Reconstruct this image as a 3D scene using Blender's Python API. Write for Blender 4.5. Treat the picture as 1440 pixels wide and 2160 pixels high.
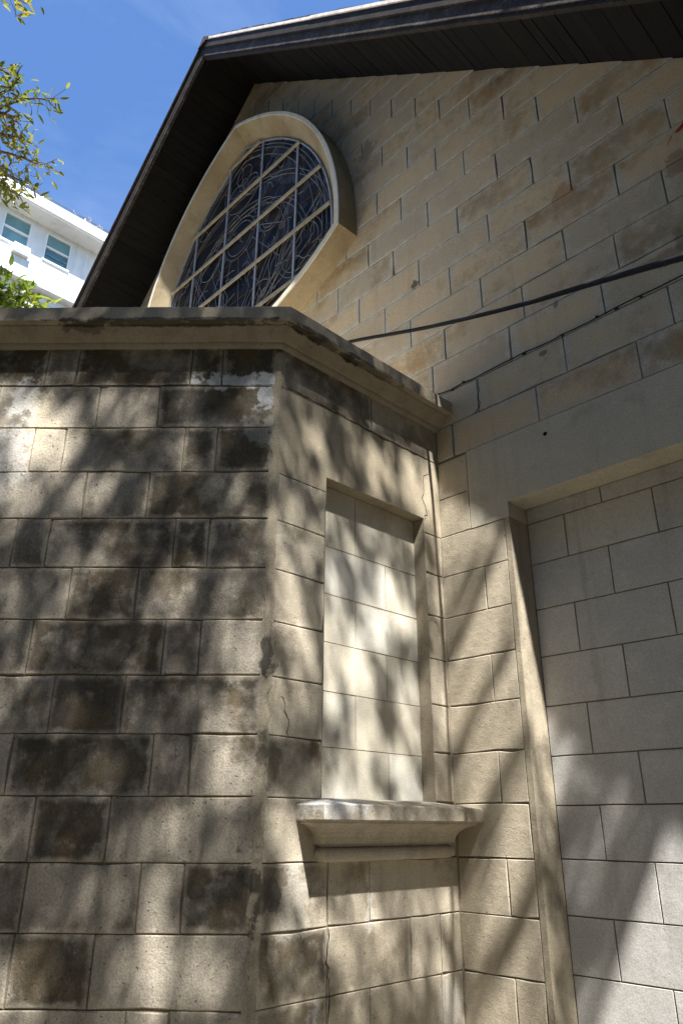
import bpy, math, random
import numpy as np
from mathutils import Vector, Matrix

scene = bpy.context.scene
for o in list(bpy.data.objects):
    bpy.data.objects.remove(o)
col = scene.collection
rnd = random.Random(7)
nrng = np.random.default_rng(11)

# ------------------------------------------------------------------ camera
CAM = Vector((3.0816, -3.9944, 1.6))
PITCH, ROLL, HEAD = 0.40434, 0.005678, 0.801355
fh = Vector((-math.sin(HEAD), math.cos(HEAD), 0)); UPV = Vector((0, 0, 1)); rt = fh.cross(UPV)
fw = fh * math.cos(PITCH) + UPV * math.sin(PITCH); uu = -fh * math.sin(PITCH) + UPV * math.cos(PITCH)
r2 = rt * math.cos(ROLL) + uu * math.sin(ROLL); u2 = -rt * math.sin(ROLL) + uu * math.cos(ROLL)
cam = bpy.data.cameras.new('camera')
cam.sensor_fit = 'VERTICAL'; cam.sensor_height = 36.0; cam.lens = 36.0 * 1547.67 / 2160
cam.clip_end = 1000; cam.clip_start = 0.05
co = bpy.data.objects.new('camera', cam); col.objects.link(co)
m = Matrix((r2, u2, -fw)).transposed().to_4x4(); m.translation = CAM
co.matrix_world = m
scene.camera = co

# ------------------------------------------------------------------ sky, sun, exposure
SUN = Vector((1, -0.485, 1.71)).normalized()
world = bpy.data.worlds.new('World'); scene.world = world; world.use_nodes = True
nt = world.node_tree; nt.nodes.clear()
wo = nt.nodes.new('ShaderNodeOutputWorld'); bg = nt.nodes.new('ShaderNodeBackground')
sky = nt.nodes.new('ShaderNodeTexSky'); sky.sky_type = 'NISHITA'; sky.sun_disc = False
sky.sun_elevation = math.asin(SUN.z); sky.sun_rotation = math.atan2(SUN.x, SUN.y)
sky.altitude = 0; sky.air_density = 1.0; sky.dust_density = 0.0; sky.ozone_density = 10.0
tc = nt.nodes.new('ShaderNodeTexCoord'); mp = nt.nodes.new('ShaderNodeMapping'); mp.inputs['Scale'].default_value = (2.2, 2.2, 5.0)
cn = nt.nodes.new('ShaderNodeTexNoise'); cn.inputs['Scale'].default_value = 1.6; cn.inputs['Detail'].default_value = 9; cn.inputs['Roughness'].default_value = 0.62; cn.inputs['Distortion'].default_value = 0.6
cr = nt.nodes.new('ShaderNodeMapRange'); cr.inputs[1].default_value = 0.50; cr.inputs[2].default_value = 0.80; cr.inputs[4].default_value = 0.07
cm = nt.nodes.new('ShaderNodeMixRGB'); cm.inputs[2].default_value = (7.0, 7.6, 8.4, 1)
nt.links.new(tc.outputs['Generated'], mp.inputs[0]); nt.links.new(mp.outputs[0], cn.inputs['Vector'])
nt.links.new(cn.outputs['Fac'], cr.inputs[0]); nt.links.new(cr.outputs[0], cm.inputs[0])
nt.links.new(sky.outputs[0], cm.inputs[1]); nt.links.new(cm.outputs[0], bg.inputs[0])
bg.inputs[1].default_value = 0.10
nt.links.new(bg.outputs[0], wo.inputs[0])
sl = bpy.data.lights.new('sun', 'SUN'); sl.energy = 5.0; sl.angle = math.radians(0.7); sl.color = (1.0, 0.975, 0.93)
so = bpy.data.objects.new('sun', sl); col.objects.link(so)
so.rotation_euler = SUN.to_track_quat('Z', 'Y').to_euler(); so.location = (8, -8, 20)
vs = scene.view_settings; vs.view_transform = 'Standard'; vs.look = 'None'; vs.gamma = 1; vs.use_curve_mapping = False
vs.exposure = 1.58
scene.cycles.max_bounces = 4; scene.cycles.diffuse_bounces = 3; scene.cycles.glossy_bounces = 3; scene.cycles.transmission_bounces = 3; scene.cycles.use_denoising = True

# leaf density of the overhead canopy, seen along the sun
CANOPY = """111111111111111111111111111111111111111111111111111111111111111111111111111111111111111111111111111111 111111111111111111111111111111111111111111111111111111111111111111111111111111111111111111111111111111 111111111111111111111111111111111111111111111111111111111111111111111111111111111111111111111111111111 111111111111111111111111111111111111111111111111111111111111111111111111111111111111111111111111111111 111111111111111111111111111111111111111111111111111111111111111111111111111111111111111111111111111111 111111111111111111111111111111111111111111111111111111111111111111111111111111111111111111111111111111 111111111111111111111111111111111111111111111111111111111111111111111111111111111111111111111111111111 111111111111111111111111111111111111111111111111111111111111111111111111111111111111111111111111111111 111111111111111111111111111111111111111111111111111111111111111111111111111111111111111111111111111111 111111111111111111111111111111111111111111111111111111111111111111111111111111111111111111111111111111 111111111111111111111111111111111111111111111111111111111111111111111111111111111111111111111111111111 111111111111111111111111111111111111111111111111111111111111111111111111111111111111111111111111111111 111111111111111111111111111111111111111111111111111111111111111111111111111111111111111111111111111111 111111111111111111111111111111111111111111111111111111111111111111111111111111111111111111111111111111 111111111111111111111111111111111111111111111111111111111111111111111111111111111111111111111111111111 111111111111111111111111111111111111111111111111111111111111111111111111111111111111111111111111111111 111111111111111111111111111111111111111111111111111111111111111111111111111111111111111111111111111111 111111111111111111111111111111111111111111111111111111111111111111111111111111111111111111111111111111 111111111111111111111111111111111111111111111111111111111111111111111111111111111111111111111111111111 111111111111111111111111111111111111111111111111111111111111111111111111111111111111111111111111111111 111111111111111111111111111111111111111111111111111111111111111111111111111111111111111111111111111111 111111111111111111111111111111111111111111111111111111111111111111111111111111111111111111111111111111 111111111111111111111111111111111111111111111111111111111111111111111111111111111111111111111111111111 111111111111111111111111111111111111111111111111111111111111111111111111111111111111111111111111111111 111111111111111111111111111111111111111111111111111111111111111111111111111111111111111111111111111111 111111111111111111111111111111111111111111111111111111111111111111111111111111111111111111111111111111 111111111111111111111111111111111111111111111111111111111111111111111111111111111111111111111111111111 111111111111111111111111111111111111111111111111111111111111111111111111111111111111111111111111111111 111111111111111111111111111111111111111111111111111711111111111111111111111111111111111111111111111111 111111111111111111111111111111111111111111111116666777111111111111111111111111111111111111111111111111 111111111111111111111111111111111111111111116666666777771111111111111111111111111111111111111111111111 111111111111111111111111111111111111111166666666666777777771111111111111111111111111111111111111111111 111111111111111111111111111111111111166666666666666777777777711111111111111111111111111111111111111111 111111111111111111111111111111111666666666666666666777777777777711111111111111111111111111111111111111 111111111111111111111111111111666666666666666666666777777777777777111111111111111111111111112211111111 111111111111111111111111111666666666666666666666666777777777777777777111111111111111111111111111111111 111111111111111111111116666666666666666666666666668777777777777777777771111111111111164411111111111111 111111111111111111116666666666666666666666666688888777777777777777777777771111111111498611111111111111 111111111111111166666666666666666666666666688874478777777777777777777777777711111111999911111111111111 111111111111166666666666666666666666666887665522348777644577777777777777777777711111689954411111111111 111111111666666666666666666666666666888721101114578777653357777777777777777777711144488898631111111111 111111666666666666666666666666668888888741122378888777446667743577777777777777711144388899986111111111 116666666666666666666666666668831588888777328888888766545777742367777777777777711111187799999111111111 666666666666666666666666666665341388888886258888888777533367435667776567777777711111187688997111111111 666666666666666666666666666684243788888871068888854676410003436632255334677777711112387788881111111111 666666666666666666666666666686488888336561258886336773110143124652114544676567716777788887781111111111 666666666666666666666666666688888887510376768888888753111377741003545677775225777776178786711111111111 666666666666666666666666666888888888425656888884487762133577777620124777754324643111165176711111111111 666666666666666666666666666888888888888732656878872577546777777777510015743655711111166187811111111111 666666666666666666666666666888888888888887888423124677777247777777774100146777711111171178711111111111 666666666666666666666666668888888888888888888521257634744772177777777763211257711111171167111111111111 666666666666666666666666668288888888688888888766423542573365451777777777763002514443181156111111111111 666666666666666666666666664188888884088888888721002566777775214745777777777632322222211151111111111111 666666666666666666666666666788888888688888728731136534674673243325537777777777618888811161111111111111 666666666666666666666666688888888888888888748876556631352572166630156467777777617777711171111111111111 666666666666666666666666688888888888888888888863113564452673165335334476477777611111111111111111111111 666666666666666666666666688688888888888888888520025655566776476422577754672377711111111111111111111111 666666666666666666666666886447888888888887887533567743224776577422367630157721711111111111111111111111 666666666666666666666666888635888888886883588775224653422474047531235421037755511111111111111111111111 666666666666666666666666877878888888887884674530026643664454025443224532236732511111111111111111111111 666666666666666666666668537888888888888884766533578731377766443224544666667741316555211111111111111111 666666666666666666666668665755788888888773488888778763367754543123467775577662466666111111111111111111 666666666666666666666668844212588888888335487685137777544741231123336762267462422233111111111111111111 666666666666666666666688877357888888888437785572038765533540021125435752266362211111111111111111111111 666666666666666666666688667886347888888878888885588762245661023125666764335263211111111111111111111111 666666666666666666666674347872147688888888888787788774236774235433567777312253411111111111111111111111 666666666666666666666653368863474158888888883166688777667765556742236777633352211111111111111111111111 666666666666666666666876888888883058758888885478888667777752577752224777777564311111111111111111111111 666666666666666666666888886478886478448888888888888436777763477774455665677676616543111111111111111111 666666666666666666666867885478888888786446888888888546777776677777754332247763577777111111111111111111 666666666666666666668526888887635888863411888888888777777777777777752111014762366771111111111111111111 666666666666666666668326888624436458878722788886358777777777777777752112113662244431111111111111111111 666666666666666666666214886127872387688876888872048777664477777777775223444674311111111111111111111111 666666666666666666673126873378873671788882888872278777442277777777777655677776511111111111111111111111 666666666666666666674246655567888812888881888887788777555677777644677777777777711111111111111111111111 666666666666666666663223222347887513888887888888888777777777777621246777777777711111111111111111111111 666666666666666666742110001247852347864688888888888777777757777740013467777776711111111111111111111111 666666666666666666631000001368721463488888888888888777777773763563113347643543611111111111111111111111 666666666666666665531111113578843588888888888888888777777777676466434656311121411111111111111111111111 666666666666666667542111246764468888888888888888111117777777777777766775211110211111111111111111111111 666666666666666666410012565578888888888888888111111111117777777777777775222320211111111111111111111111 666666666666666653100246788888888888888881111111111111111177777777777776434532411111111111111111111111 666666666666666543345788888888888888881111111111111111111111177777777777666511311111111111111111111111 666666666666666677888888888888888881111111111111111111111111111777777777777510111111111111111111111111 666666666666666688888888888888811111111111111111111111111111111117777777777631211111111111111111111111 666666666666666688888888888811111111111111111111111111111111111111117777777764411111111111111111111111 666666666666666888888888111111111111111111111111111111111111111111111177777777711111111111111111111111 666666666666666888888111111111111111111111111111111111111111111111111111177777711111111111111111111111 666666666666666881111111111111111111111111111111111111111111111111111111111777711111111111111111111111 666666666666661111111111111111111111111111111111111111111111111111111111111111711111111111111111111111 666666666661111111111111111111111111111111111111111111111111111111111111111111111111111111111111111111 666666611111111111111111111111111111111111111111111111111111111111111111111111111111111111111111111111 666611111111111111111111111111111111111111111111111111111111111111111111111111111111111111111111111111""".split()

# ------------------------------------------------------------------ helpers
def tag(o, label=None, cat=None, group=None, kind=None):
    if label: o['label'] = label
    if cat: o['category'] = cat
    if group: o['group'] = group
    if kind: o['kind'] = kind
    return o
def empty(name, loc=(0, 0, 0)):
    o = bpy.data.objects.new(name, None); col.objects.link(o); o.location = loc; return o
def mesh(name, verts, faces, mat, parent=None, loc=(0, 0, 0), rz=0.0, smooth=False):
    me = bpy.data.meshes.new(name); me.from_pydata([tuple(v) for v in verts], [], faces); me.update()
    if mat: me.materials.append(mat)
    if smooth:
        me.polygons.foreach_set('use_smooth', [True] * len(me.polygons))
    o = bpy.data.objects.new(name, me); col.objects.link(o); o.location = loc; o.rotation_euler = (0, 0, rz)
    if parent: o.parent = parent
    return o
class MB:
    def __init__(s): s.v = []; s.f = []
    def add(s, vs_, fs):
        b = len(s.v); s.v += [tuple(q) for q in vs_]; s.f += [tuple(i + b for i in f) for f in fs]; return s
    def box(s, a, b):
        x0, y0, z0 = a; x1, y1, z1 = b
        return s.add([(x0,y0,z0),(x1,y0,z0),(x1,y1,z0),(x0,y1,z0),(x0,y0,z1),(x1,y0,z1),(x1,y1,z1),(x0,y1,z1)],
                     [(0,3,2,1),(4,5,6,7),(0,1,5,4),(1,2,6,5),(2,3,7,6),(3,0,4,7)])
    def prism(s, p0, p1, up, w, h):
        """box along p0->p1, width w (side) and height h (along up), centred"""
        p0 = Vector(p0); p1 = Vector(p1); d = (p1 - p0).normalized(); sd = d.cross(Vector(up)).normalized(); u_ = sd.cross(d)
        vs_ = []
        for q in (p0, p1):
            for a, b in ((-1,-1),(1,-1),(1,1),(-1,1)): vs_.append(q + sd * (a * w / 2) + u_ * (b * h / 2))
        return s.add(vs_, [(0,1,2,3),(7,6,5,4),(0,4,5,1),(1,5,6,2),(2,6,7,3),(3,7,4,0)])
    def tube(s, pts, rad, n=8):
        pts = [Vector(q) for q in pts]; rings = []
        for i, q in enumerate(pts):
            d = (pts[min(i+1, len(pts)-1)] - pts[max(i-1, 0)]).normalized()
            a = d.cross(Vector((0.31, 0.22, 0.93))).normalized(); b = d.cross(a)
            r = rad[i] if hasattr(rad, '__len__') else rad
            rings.append([q + a * (math.cos(t) * r) + b * (math.sin(t) * r) for t in [2 * math.pi * k / n for k in range(n)]])
        vs_ = [v for rg in rings for v in rg]; fs = []
        for i in range(len(pts) - 1):
            for k in range(n):
                fs.append((i*n+k, i*n+(k+1) % n, (i+1)*n+(k+1) % n, (i+1)*n+k))
        fs.append(tuple(range(n-1, -1, -1))); fs.append(tuple((len(pts)-1)*n + k for k in range(n)))
        return s.add(vs_, fs)
    def obj(s, name, mat, parent=None, loc=(0,0,0), rz=0, smooth=False): return mesh(name, s.v, s.f, mat, parent, loc, rz, smooth)

# ------------------------------------------------------------------ node materials
class N:
    def __init__(s, name):
        s.m = bpy.data.materials.new(name); s.m.use_nodes = True; s.t = s.m.node_tree
        s.t.nodes.clear()
        s.out = s.t.nodes.new('ShaderNodeOutputMaterial'); s.b = s.t.nodes.new('ShaderNodeBsdfPrincipled')
        s.t.links.new(s.b.outputs[0], s.out.inputs[0])
        s.P = s.t.nodes.new('ShaderNodeNewGeometry').outputs['Position']
        s.tc = s.t.nodes.new('ShaderNodeTexCoord')
    def lk(s, a, b):
        if hasattr(a, 'is_output'): s.t.links.new(a, b)
        else:
            if hasattr(b, 'default_value'):
                if b.type == 'RGBA' and len(a) == 3: a = (*a, 1)
                b.default_value = a
    def math(s, op, a, b=0.0, c=None, clamp=False):
        n = s.t.nodes.new('ShaderNodeMath'); n.operation = op; n.use_clamp = clamp
        s.lk(a, n.inputs[0]); s.lk(b, n.inputs[1])
        if c is not None: s.lk(c, n.inputs[2])
        return n.outputs[0]
    def scale(s, vec, sc):
        n = s.t.nodes.new('ShaderNodeVectorMath'); n.operation = 'MULTIPLY'; s.lk(vec, n.inputs[0]); n.inputs[1].default_value = sc; return n.outputs[0]
    def noise(s, vec, sc, det=4, rough=0.55, dist=0.0):
        n = s.t.nodes.new('ShaderNodeTexNoise'); s.lk(vec, n.inputs['Vector']); n.inputs['Scale'].default_value = sc
        n.inputs['Detail'].default_value = det; n.inputs['Roughness'].default_value = rough; n.inputs['Distortion'].default_value = dist
        return n.outputs['Fac']
    def ss(s, x, a, b, lo=0.0, hi=1.0):
        n = s.t.nodes.new('ShaderNodeMapRange'); n.interpolation_type = 'SMOOTHSTEP'; s.lk(x, n.inputs[0])
        s.lk(a, n.inputs[1]); s.lk(b, n.inputs[2]); n.inputs[3].default_value = lo; n.inputs[4].default_value = hi; return n.outputs[0]
    def mix(s, f, a, b, mode='MIX'):
        n = s.t.nodes.new('ShaderNodeMixRGB'); n.blend_type = mode; s.lk(f, n.inputs[0]); s.lk(a, n.inputs[1]); s.lk(b, n.inputs[2]); return n.outputs[0]
    def attr(s, name):
        n = s.t.nodes.new('ShaderNodeAttribute'); n.attribute_type = 'OBJECT'; n.attribute_name = name; return n.outputs['Fac']
    def sep(s, v):
        n = s.t.nodes.new('ShaderNodeSeparateXYZ'); s.lk(v, n.inputs[0]); return n.outputs
    def rand(s): return s.t.nodes.new('ShaderNodeObjectInfo').outputs['Random']
    def blob(s, c, r):
        """distance of the surface point from a stain centre, in stain radii"""
        a = s.t.nodes.new('ShaderNodeVectorMath'); a.operation = 'SUBTRACT'; s.lk(s.P, a.inputs[0]); a.inputs[1].default_value = c
        b = s.t.nodes.new('ShaderNodeVectorMath'); b.operation = 'DIVIDE'; s.lk(a.outputs[0], b.inputs[0]); b.inputs[1].default_value = r
        l = s.t.nodes.new('ShaderNodeVectorMath'); l.operation = 'LENGTH'; s.lk(b.outputs[0], l.inputs[0]); return l.outputs['Value']
    def bump(s, h, strength, dist):
        n = s.t.nodes.new('ShaderNodeBump'); n.inputs['Strength'].default_value = strength; n.inputs['Distance'].default_value = dist
        s.lk(h, n.inputs['Height']); s.lk(n.outputs[0], s.b.inputs['Normal'])
    def done(s, colr, rough=0.85, spec=0.25, metal=0.0):
        s.lk(colr, s.b.inputs['Base Color']); s.lk(rough, s.b.inputs['Roughness'])
        s.b.inputs['Specular IOR Level'].default_value = spec; s.b.inputs['Metallic'].default_value = metal; return s.m

def stone(name, c1, c2, edge, mold=(0.048, 0.044, 0.036), ew=0.035, grime=0.5, patches=(), blocks=True, edge_amt=0.9, pit=0.6, gr_scale=120, bmp=0.6, moldy=1.0):
    k = N(name)
    n1 = k.noise(k.P, 1.7, 3, 0.6); n2 = k.noise(k.P, 11, 6, 0.65); n3 = k.noise(k.P, gr_scale, 2, 0.7)
    nb = k.noise(k.P, 4.3, 4, 0.6, 0.4)
    st = k.noise(k.scale(k.P, (7, 7, 0.7)), 1.0, 4, 0.6)
    if blocks:
        g = k.sep(k.tc.outputs['Generated']); bw = k.attr('bw'); bh = k.attr('bh')
        dx = k.math('MULTIPLY', k.math('MINIMUM', g[0], k.math('SUBTRACT', 1.0, g[0])), bw)
        dz = k.math('MULTIPLY', k.math('MINIMUM', g[2], k.math('SUBTRACT', 1.0, g[2])), bh)
        d0 = k.math('MINIMUM', dx, dz)
        d = k.math('ADD', d0, k.math('MULTIPLY', k.math('SUBTRACT', n2, 0.5), ew * 1.9))
        d = k.math('ADD', d, k.math('MULTIPLY', k.math('SUBTRACT', nb, 0.5), ew * 1.6))
        mask = k.ss(d, 0.0, ew)
        tone = k.math('MULTIPLY', k.math('SUBTRACT', k.rand(), 0.5), 1.3)
        f = k.math('ADD', k.ss(n1, 0.3, 0.7), tone, clamp=True)
        c = k.mix(f, c1, c2)
        ec = k.mix(k.ss(n2, 0.35, 0.65), edge, [q * 0.86 for q in edge])
        c = k.mix(k.math('SUBTRACT', 1.0, k.math('MULTIPLY', mask, edge_amt)), c, ec)
        mo = k.attr('mold')
        a = k.math('MULTIPLY_ADD', mo, 1.9, -0.70)
        a = k.math('ADD', a, k.math('MULTIPLY_ADD', n2, 1.7, -0.85))
        a = k.math('ADD', a, k.math('MULTIPLY_ADD', nb, 2.4, -1.2))
        a = k.math('ADD', a, k.math('MULTIPLY', k.math('SUBTRACT', g[2], 0.5), k.attr('grad')))
        a = k.math('ADD', a, k.math('MULTIPLY_ADD', n1, 2.4, -1.2))
        mf = k.math('MULTIPLY', k.math('MULTIPLY', k.math('MULTIPLY', a, moldy, clamp=True), k.ss(d, ew * 0.1, ew * 1.1, 0.30, 1.0)), 0.90)
        brown = k.mix(k.ss(nb, 0.4, 0.62), mold, (mold[0] * 2.2, mold[1] * 1.8, mold[2] * 1.3))
        c = k.mix(mf, c, brown)
    else:
        c = k.mix(k.ss(n1, 0.3, 0.7), c1, c2)
        c = k.mix(k.math('MULTIPLY', k.ss(nb, 0.52, 0.75), 0.5 * grime), c, mold)
    # general weathering: runs, grey film, grain
    c = k.mix(k.math('MULTIPLY', k.ss(st, 0.50, 0.72), 0.55 * grime), c, [q * 0.42 for q in c2])
    c = k.mix(k.math('MULTIPLY', k.ss(n2, 0.52, 0.75), 0.35 * grime), c, [q * 0.5 for q in c1])
    c = k.mix(k.math('MULTIPLY', k.ss(n2, 0.46, 0.30), 0.22), c, [min(0.8, q * 1.3) for q in c1])
    for (cc, rr, colr, amt) in patches:
        dd = k.math('ADD', k.math('MULTIPLY', k.blob(cc, rr), 0.85), k.math('MULTIPLY_ADD', n2, 3.2, -1.6))
        dd = k.math('ADD', dd, k.math('MULTIPLY_ADD', nb, 2.0, -1.0))
        c = k.mix(k.math('MULTIPLY', k.ss(dd, 1.05, 0.60), amt), c, colr)
    pits = k.ss(k.noise(k.P, 55, 1, 0.5), 0.70, 0.76)
    c = k.mix(k.math('MULTIPLY', pits, pit), c, [q * 0.25 for q in c2])
    c = k.mix(1.0, c, k.mix(k.ss(n3, 0.3, 0.7), (0.80, 0.80, 0.80), (1.14, 1.14, 1.14)), 'MULTIPLY')
    h = k.math('ADD', k.math('MULTIPLY', n3, 0.5), k.math('MULTIPLY', n2, 1.6))
    h = k.math('SUBTRACT', h, k.math('MULTIPLY', pits, 0.7))
    k.bump(h, bmp, 0.006)
    return k.done(c, 0.9, 0.15)

D = 1.557; R2 = math.sqrt(2)
def f1p(s, z): return (-s / R2, -D - s / R2, z)
F1_PATCH = [
    (f1p(0.20, 4.16), (0.26, 0.26, 0.055), (0.62, 0.63, 0.64), 0.85),
    (f1p(0.07, 4.07), (0.07, 0.07, 0.09), (0.60, 0.61, 0.62), 0.7),
    (f1p(1.56, 4.02), (0.10, 0.10, 0.20), (0.66, 0.64, 0.60), 0.7),
    (f1p(1.60, 3.62), (0.12, 0.12, 0.22), (0.62, 0.60, 0.57), 0.6),
    (f1p(1.45, 3.9), (0.10, 0.10, 0.30), (0.58, 0.50, 0.36), 0.5),
    (f1p(0.10, 3.80), (0.13, 0.13, 0.10), (0.50, 0.47, 0.40), 0.5),
    (f1p(0.0, 2.47), (0.045, 0.045, 0.13), (0.05, 0.048, 0.042), 0.9),
    (f1p(0.0, 1.93), (0.04, 0.04, 0.10), (0.07, 0.065, 0.05), 0.7),
    (f1p(-0.02, 1.33), (0.10, 0.10, 0.14), (0.05, 0.045, 0.035), 0.85),
]
M = {}
M['bay'] = stone('bay_stone', (0.43, 0.38, 0.305), (0.32, 0.285, 0.23), (0.47, 0.41, 0.32), ew=0.034, grime=1.0, patches=F1_PATCH, bmp=0.95, gr_scale=95)
M['bay_side'] = stone('bay_side_stone', (0.51, 0.45, 0.35), (0.43, 0.375, 0.285), (0.54, 0.475, 0.37), ew=0.03, grime=0.55, moldy=0.8,
                      patches=[((0, -1.33, 1.24), (0.1, 0.12, 0.14), (0.58, 0.56, 0.52), 0.25), ((0, -1.557, 2.47), (0.1, 0.07, 0.12), (0.05, 0.048, 0.042), 0.85),
                               ((0, -1.50, 1.9), (0.1, 0.06, 0.1), (0.09, 0.08, 0.06), 0.7), ((0, -1.5, 1.3), (0.1, 0.10, 0.13), (0.06, 0.05, 0.04), 0.8),
                               ((0, -0.14, 0.62), (0.1, 0.10, 0.2), (0.66, 0.65, 0.63), 0.35), ((0, -1.18, 0.62), (0.1, 0.06, 0.2), (0.62, 0.62, 0.6), 0.35),
                               ((0, -0.78, 1.2), (0.1, 0.03, 0.13), (0.66, 0.64, 0.6), 0.35), ((0, -0.62, 3.86), (0.1, 0.12, 0.13), (0.62, 0.56, 0.44), 0.5)])
M['wall'] = stone('gable_stone', (0.60, 0.475, 0.31), (0.49, 0.41, 0.30), (0.55, 0.505, 0.42), ew=0.065, grime=0.35, edge_amt=0.95, pit=0.35, bmp=0.5, moldy=0.75, mold=(0.15, 0.115, 0.07),
                  patches=[((-0.15, 0, 5.93), (0.05, 0.2, 0.035), (0.06, 0.045, 0.03), 0.8), ((2.0, 0, 5.0), (0.04, 0.2, 0.09), (0.10, 0.085, 0.05), 0.5),
                           ((0.98, 0, 4.66), (0.03, 0.2, 0.02), (0.12, 0.08, 0.05), 0.7), ((1.12, 0, 5.0), (0.02, 0.2, 0.03), (0.10, 0.07, 0.04), 0.6),
                           ((1.3, 0, 5.9), (0.10, 0.2, 0.09), (0.36, 0.19, 0.08), 0.6), ((-0.72, 0, 8.02), (0.14, 0.2, 0.13), (0.20, 0.165, 0.13), 0.6),
                           ((1.9, 0, 4.92), (0.16, 0.2, 0.05), (0.20, 0.13, 0.09), 0.5), ((2.1, 0, 5.6), (0.10, 0.2, 0.08), (0.24, 0.15, 0.09), 0.6)])
M['pier'] = stone('pier_stone', (0.52, 0.45, 0.34), (0.44, 0.38, 0.285), (0.53, 0.465, 0.355), ew=0.03, grime=0.4, pit=0.7, moldy=0.5)
M['infill'] = stone('infill_stone', (0.57, 0.55, 0.515), (0.50, 0.485, 0.46), (0.54, 0.52, 0.48), ew=0.012, grime=0.55, pit=0.25, gr_scale=180, bmp=0.3, moldy=0.0)
M['niche'] = stone('niche_stone', (0.68, 0.65, 0.57), (0.58, 0.53, 0.42), (0.62, 0.56, 0.45), ew=0.015, grime=0.3, pit=0.15, gr_scale=160, bmp=0.25, moldy=0.3)
M['lintel'] = stone('lintel_stucco', (0.57, 0.52, 0.41), (0.51, 0.47, 0.38), (0.4, 0.36, 0.28), blocks=False, grime=0.4, pit=0.15, bmp=0.3)
M['panel'] = stone('bay_panel_stucco', (0.46, 0.39, 0.285), (0.36, 0.31, 0.225), (0.4, 0.36, 0.28), blocks=False, grime=0.6, pit=0.2, bmp=0.35, mold=(0.10, 0.085, 0.06))
M['mortar'] = stone('mortar', (0.26, 0.22, 0.16), (0.19, 0.16, 0.12), (0.2, 0.2, 0.2), blocks=False, grime=0.5, pit=0.2)
M['mortar_wall'] = stone('wall_mortar', (0.24, 0.205, 0.16), (0.16, 0.14, 0.11), (0.2, 0.2, 0.2), blocks=False, grime=0.6, pit=0.2)
M['mortar_infill'] = stone('infill_mortar', (0.27, 0.20, 0.13), (0.20, 0.15, 0.10), (0.2, 0.2, 0.2), blocks=False, grime=0.3, pit=0.2)
M['strip'] = stone('corner_plaster', (0.46, 0.395, 0.29), (0.35, 0.30, 0.225), (0.4, 0.36, 0.28), blocks=False, grime=0.8, pit=0.4, patches=F1_PATCH[6:])
M['cornice'] = stone('cornice_concrete', (0.43, 0.37, 0.28), (0.37, 0.31, 0.225), (0.4, 0.36, 0.28), blocks=False, grime=0.45, pit=0.5, gr_scale=150, bmp=0.5,
                     mold=(0.05, 0.045, 0.035),
                     patches=[((0.13, -1.35, 4.515), (0.10, 0.35, 0.014), (0.06, 0.052, 0.04), 0.7), ((0.14, -0.85, 4.515), (0.06, 0.35, 0.012), (0.07, 0.06, 0.045), 0.6),
                              ((-0.4, -2.05, 4.511), (0.8, 0.8, 0.012), (0.05, 0.045, 0.035), 0.75), (f1p(1.2, 4.50), (0.25, 0.25, 0.03), (0.07, 0.06, 0.05), 0.6)])
M['shelf'] = stone('shelf_concrete', (0.50, 0.44, 0.355), (0.43, 0.37, 0.28), (0.4, 0.36, 0.28), blocks=False, grime=0.5, pit=0.3,
                   patches=[((0.15, -1.25, 1.70), (0.25, 0.22, 0.06), (0.66, 0.65, 0.62), 0.75)])
M['surround'] = stone('window_surround_stone', (0.41, 0.335, 0.215), (0.30, 0.235, 0.14), (0.4, 0.36, 0.28), blocks=False, grime=0.45, pit=0.2, bmp=0.3, mold=(0.16, 0.13, 0.08))
M['rim'] = stone('window_rim_paint', (0.74, 0.70, 0.60), (0.66, 0.60, 0.48), (0.4, 0.36, 0.28), blocks=False, grime=0.5, pit=0.3, bmp=0.3, mold=(0.2, 0.12, 0.07))

def simple(name, c, rough=0.6, spec=0.4, var=0.25, sc=8.0, metal=0.0, bmp=0.0):
    k = N(name); n = k.noise(k.P, sc, 5, 0.6)
    cc = k.mix(k.ss(n, 0.3, 0.7), [q * (1 - var) for q in c], [min(1, q * (1 + var)) for q in c])
    if bmp: k.bump(n, bmp, 0.004)
    return k.done(cc, rough, spec, metal)
def wood(name, c, wear=None, amt=0.0):
    k = N(name); g = k.noise(k.scale(k.P, (3, 3, 60)), 1.0, 5, 0.65); n = k.noise(k.P, 5, 6, 0.65)
    cc = k.mix(k.ss(g, 0.3, 0.7), [q * 0.6 for q in c], [q * 1.5 for q in c])
    cc = k.mix(k.rand(), cc, k.mix(1.0, cc, (1.9, 1.8, 1.7), 'MULTIPLY'))
    if wear:
        fine = k.noise(k.scale(k.P, (26, 26, 90)), 1.0, 6, 0.75)
        cc = k.mix(k.math('MULTIPLY', k.ss(k.math('ADD', fine, k.math('MULTIPLY_ADD', n, 0.6, -0.3)), 0.5, 0.62), amt), cc, wear)
    k.bump(g, 0.5, 0.004)
    return k.done(cc, 0.75, 0.2)
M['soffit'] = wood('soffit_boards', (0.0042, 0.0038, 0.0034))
M['fascia'] = wood('fascia_weathered', (0.030, 0.024, 0.020), (0.16, 0.145, 0.13), 0.7)
M['fascia_dark'] = wood('fascia_dark', (0.018, 0.015, 0.013), (0.08, 0.06, 0.05), 0.5)
M['drip'] = simple('drip_edge_metal', (0.80, 0.72, 0.64), 0.45, 0.5, 0.2, 14)
M['shingle'] = simple('shingle_asphalt', (0.06, 0.05, 0.045), 0.9, 0.2, 0.4, 30)
M['bar_metal'] = simple('bar_grey_metal', (0.36, 0.37, 0.39), 0.45, 0.5, 0.15, 20)
M['bar_cream'] = simple('bar_cream_paint', (0.40, 0.335, 0.23), 0.6, 0.3, 0.2, 20)
M['lead'] = simple('lead_came', (0.17, 0.17, 0.165), 0.6, 0.4, 0.4, 12)
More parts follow.
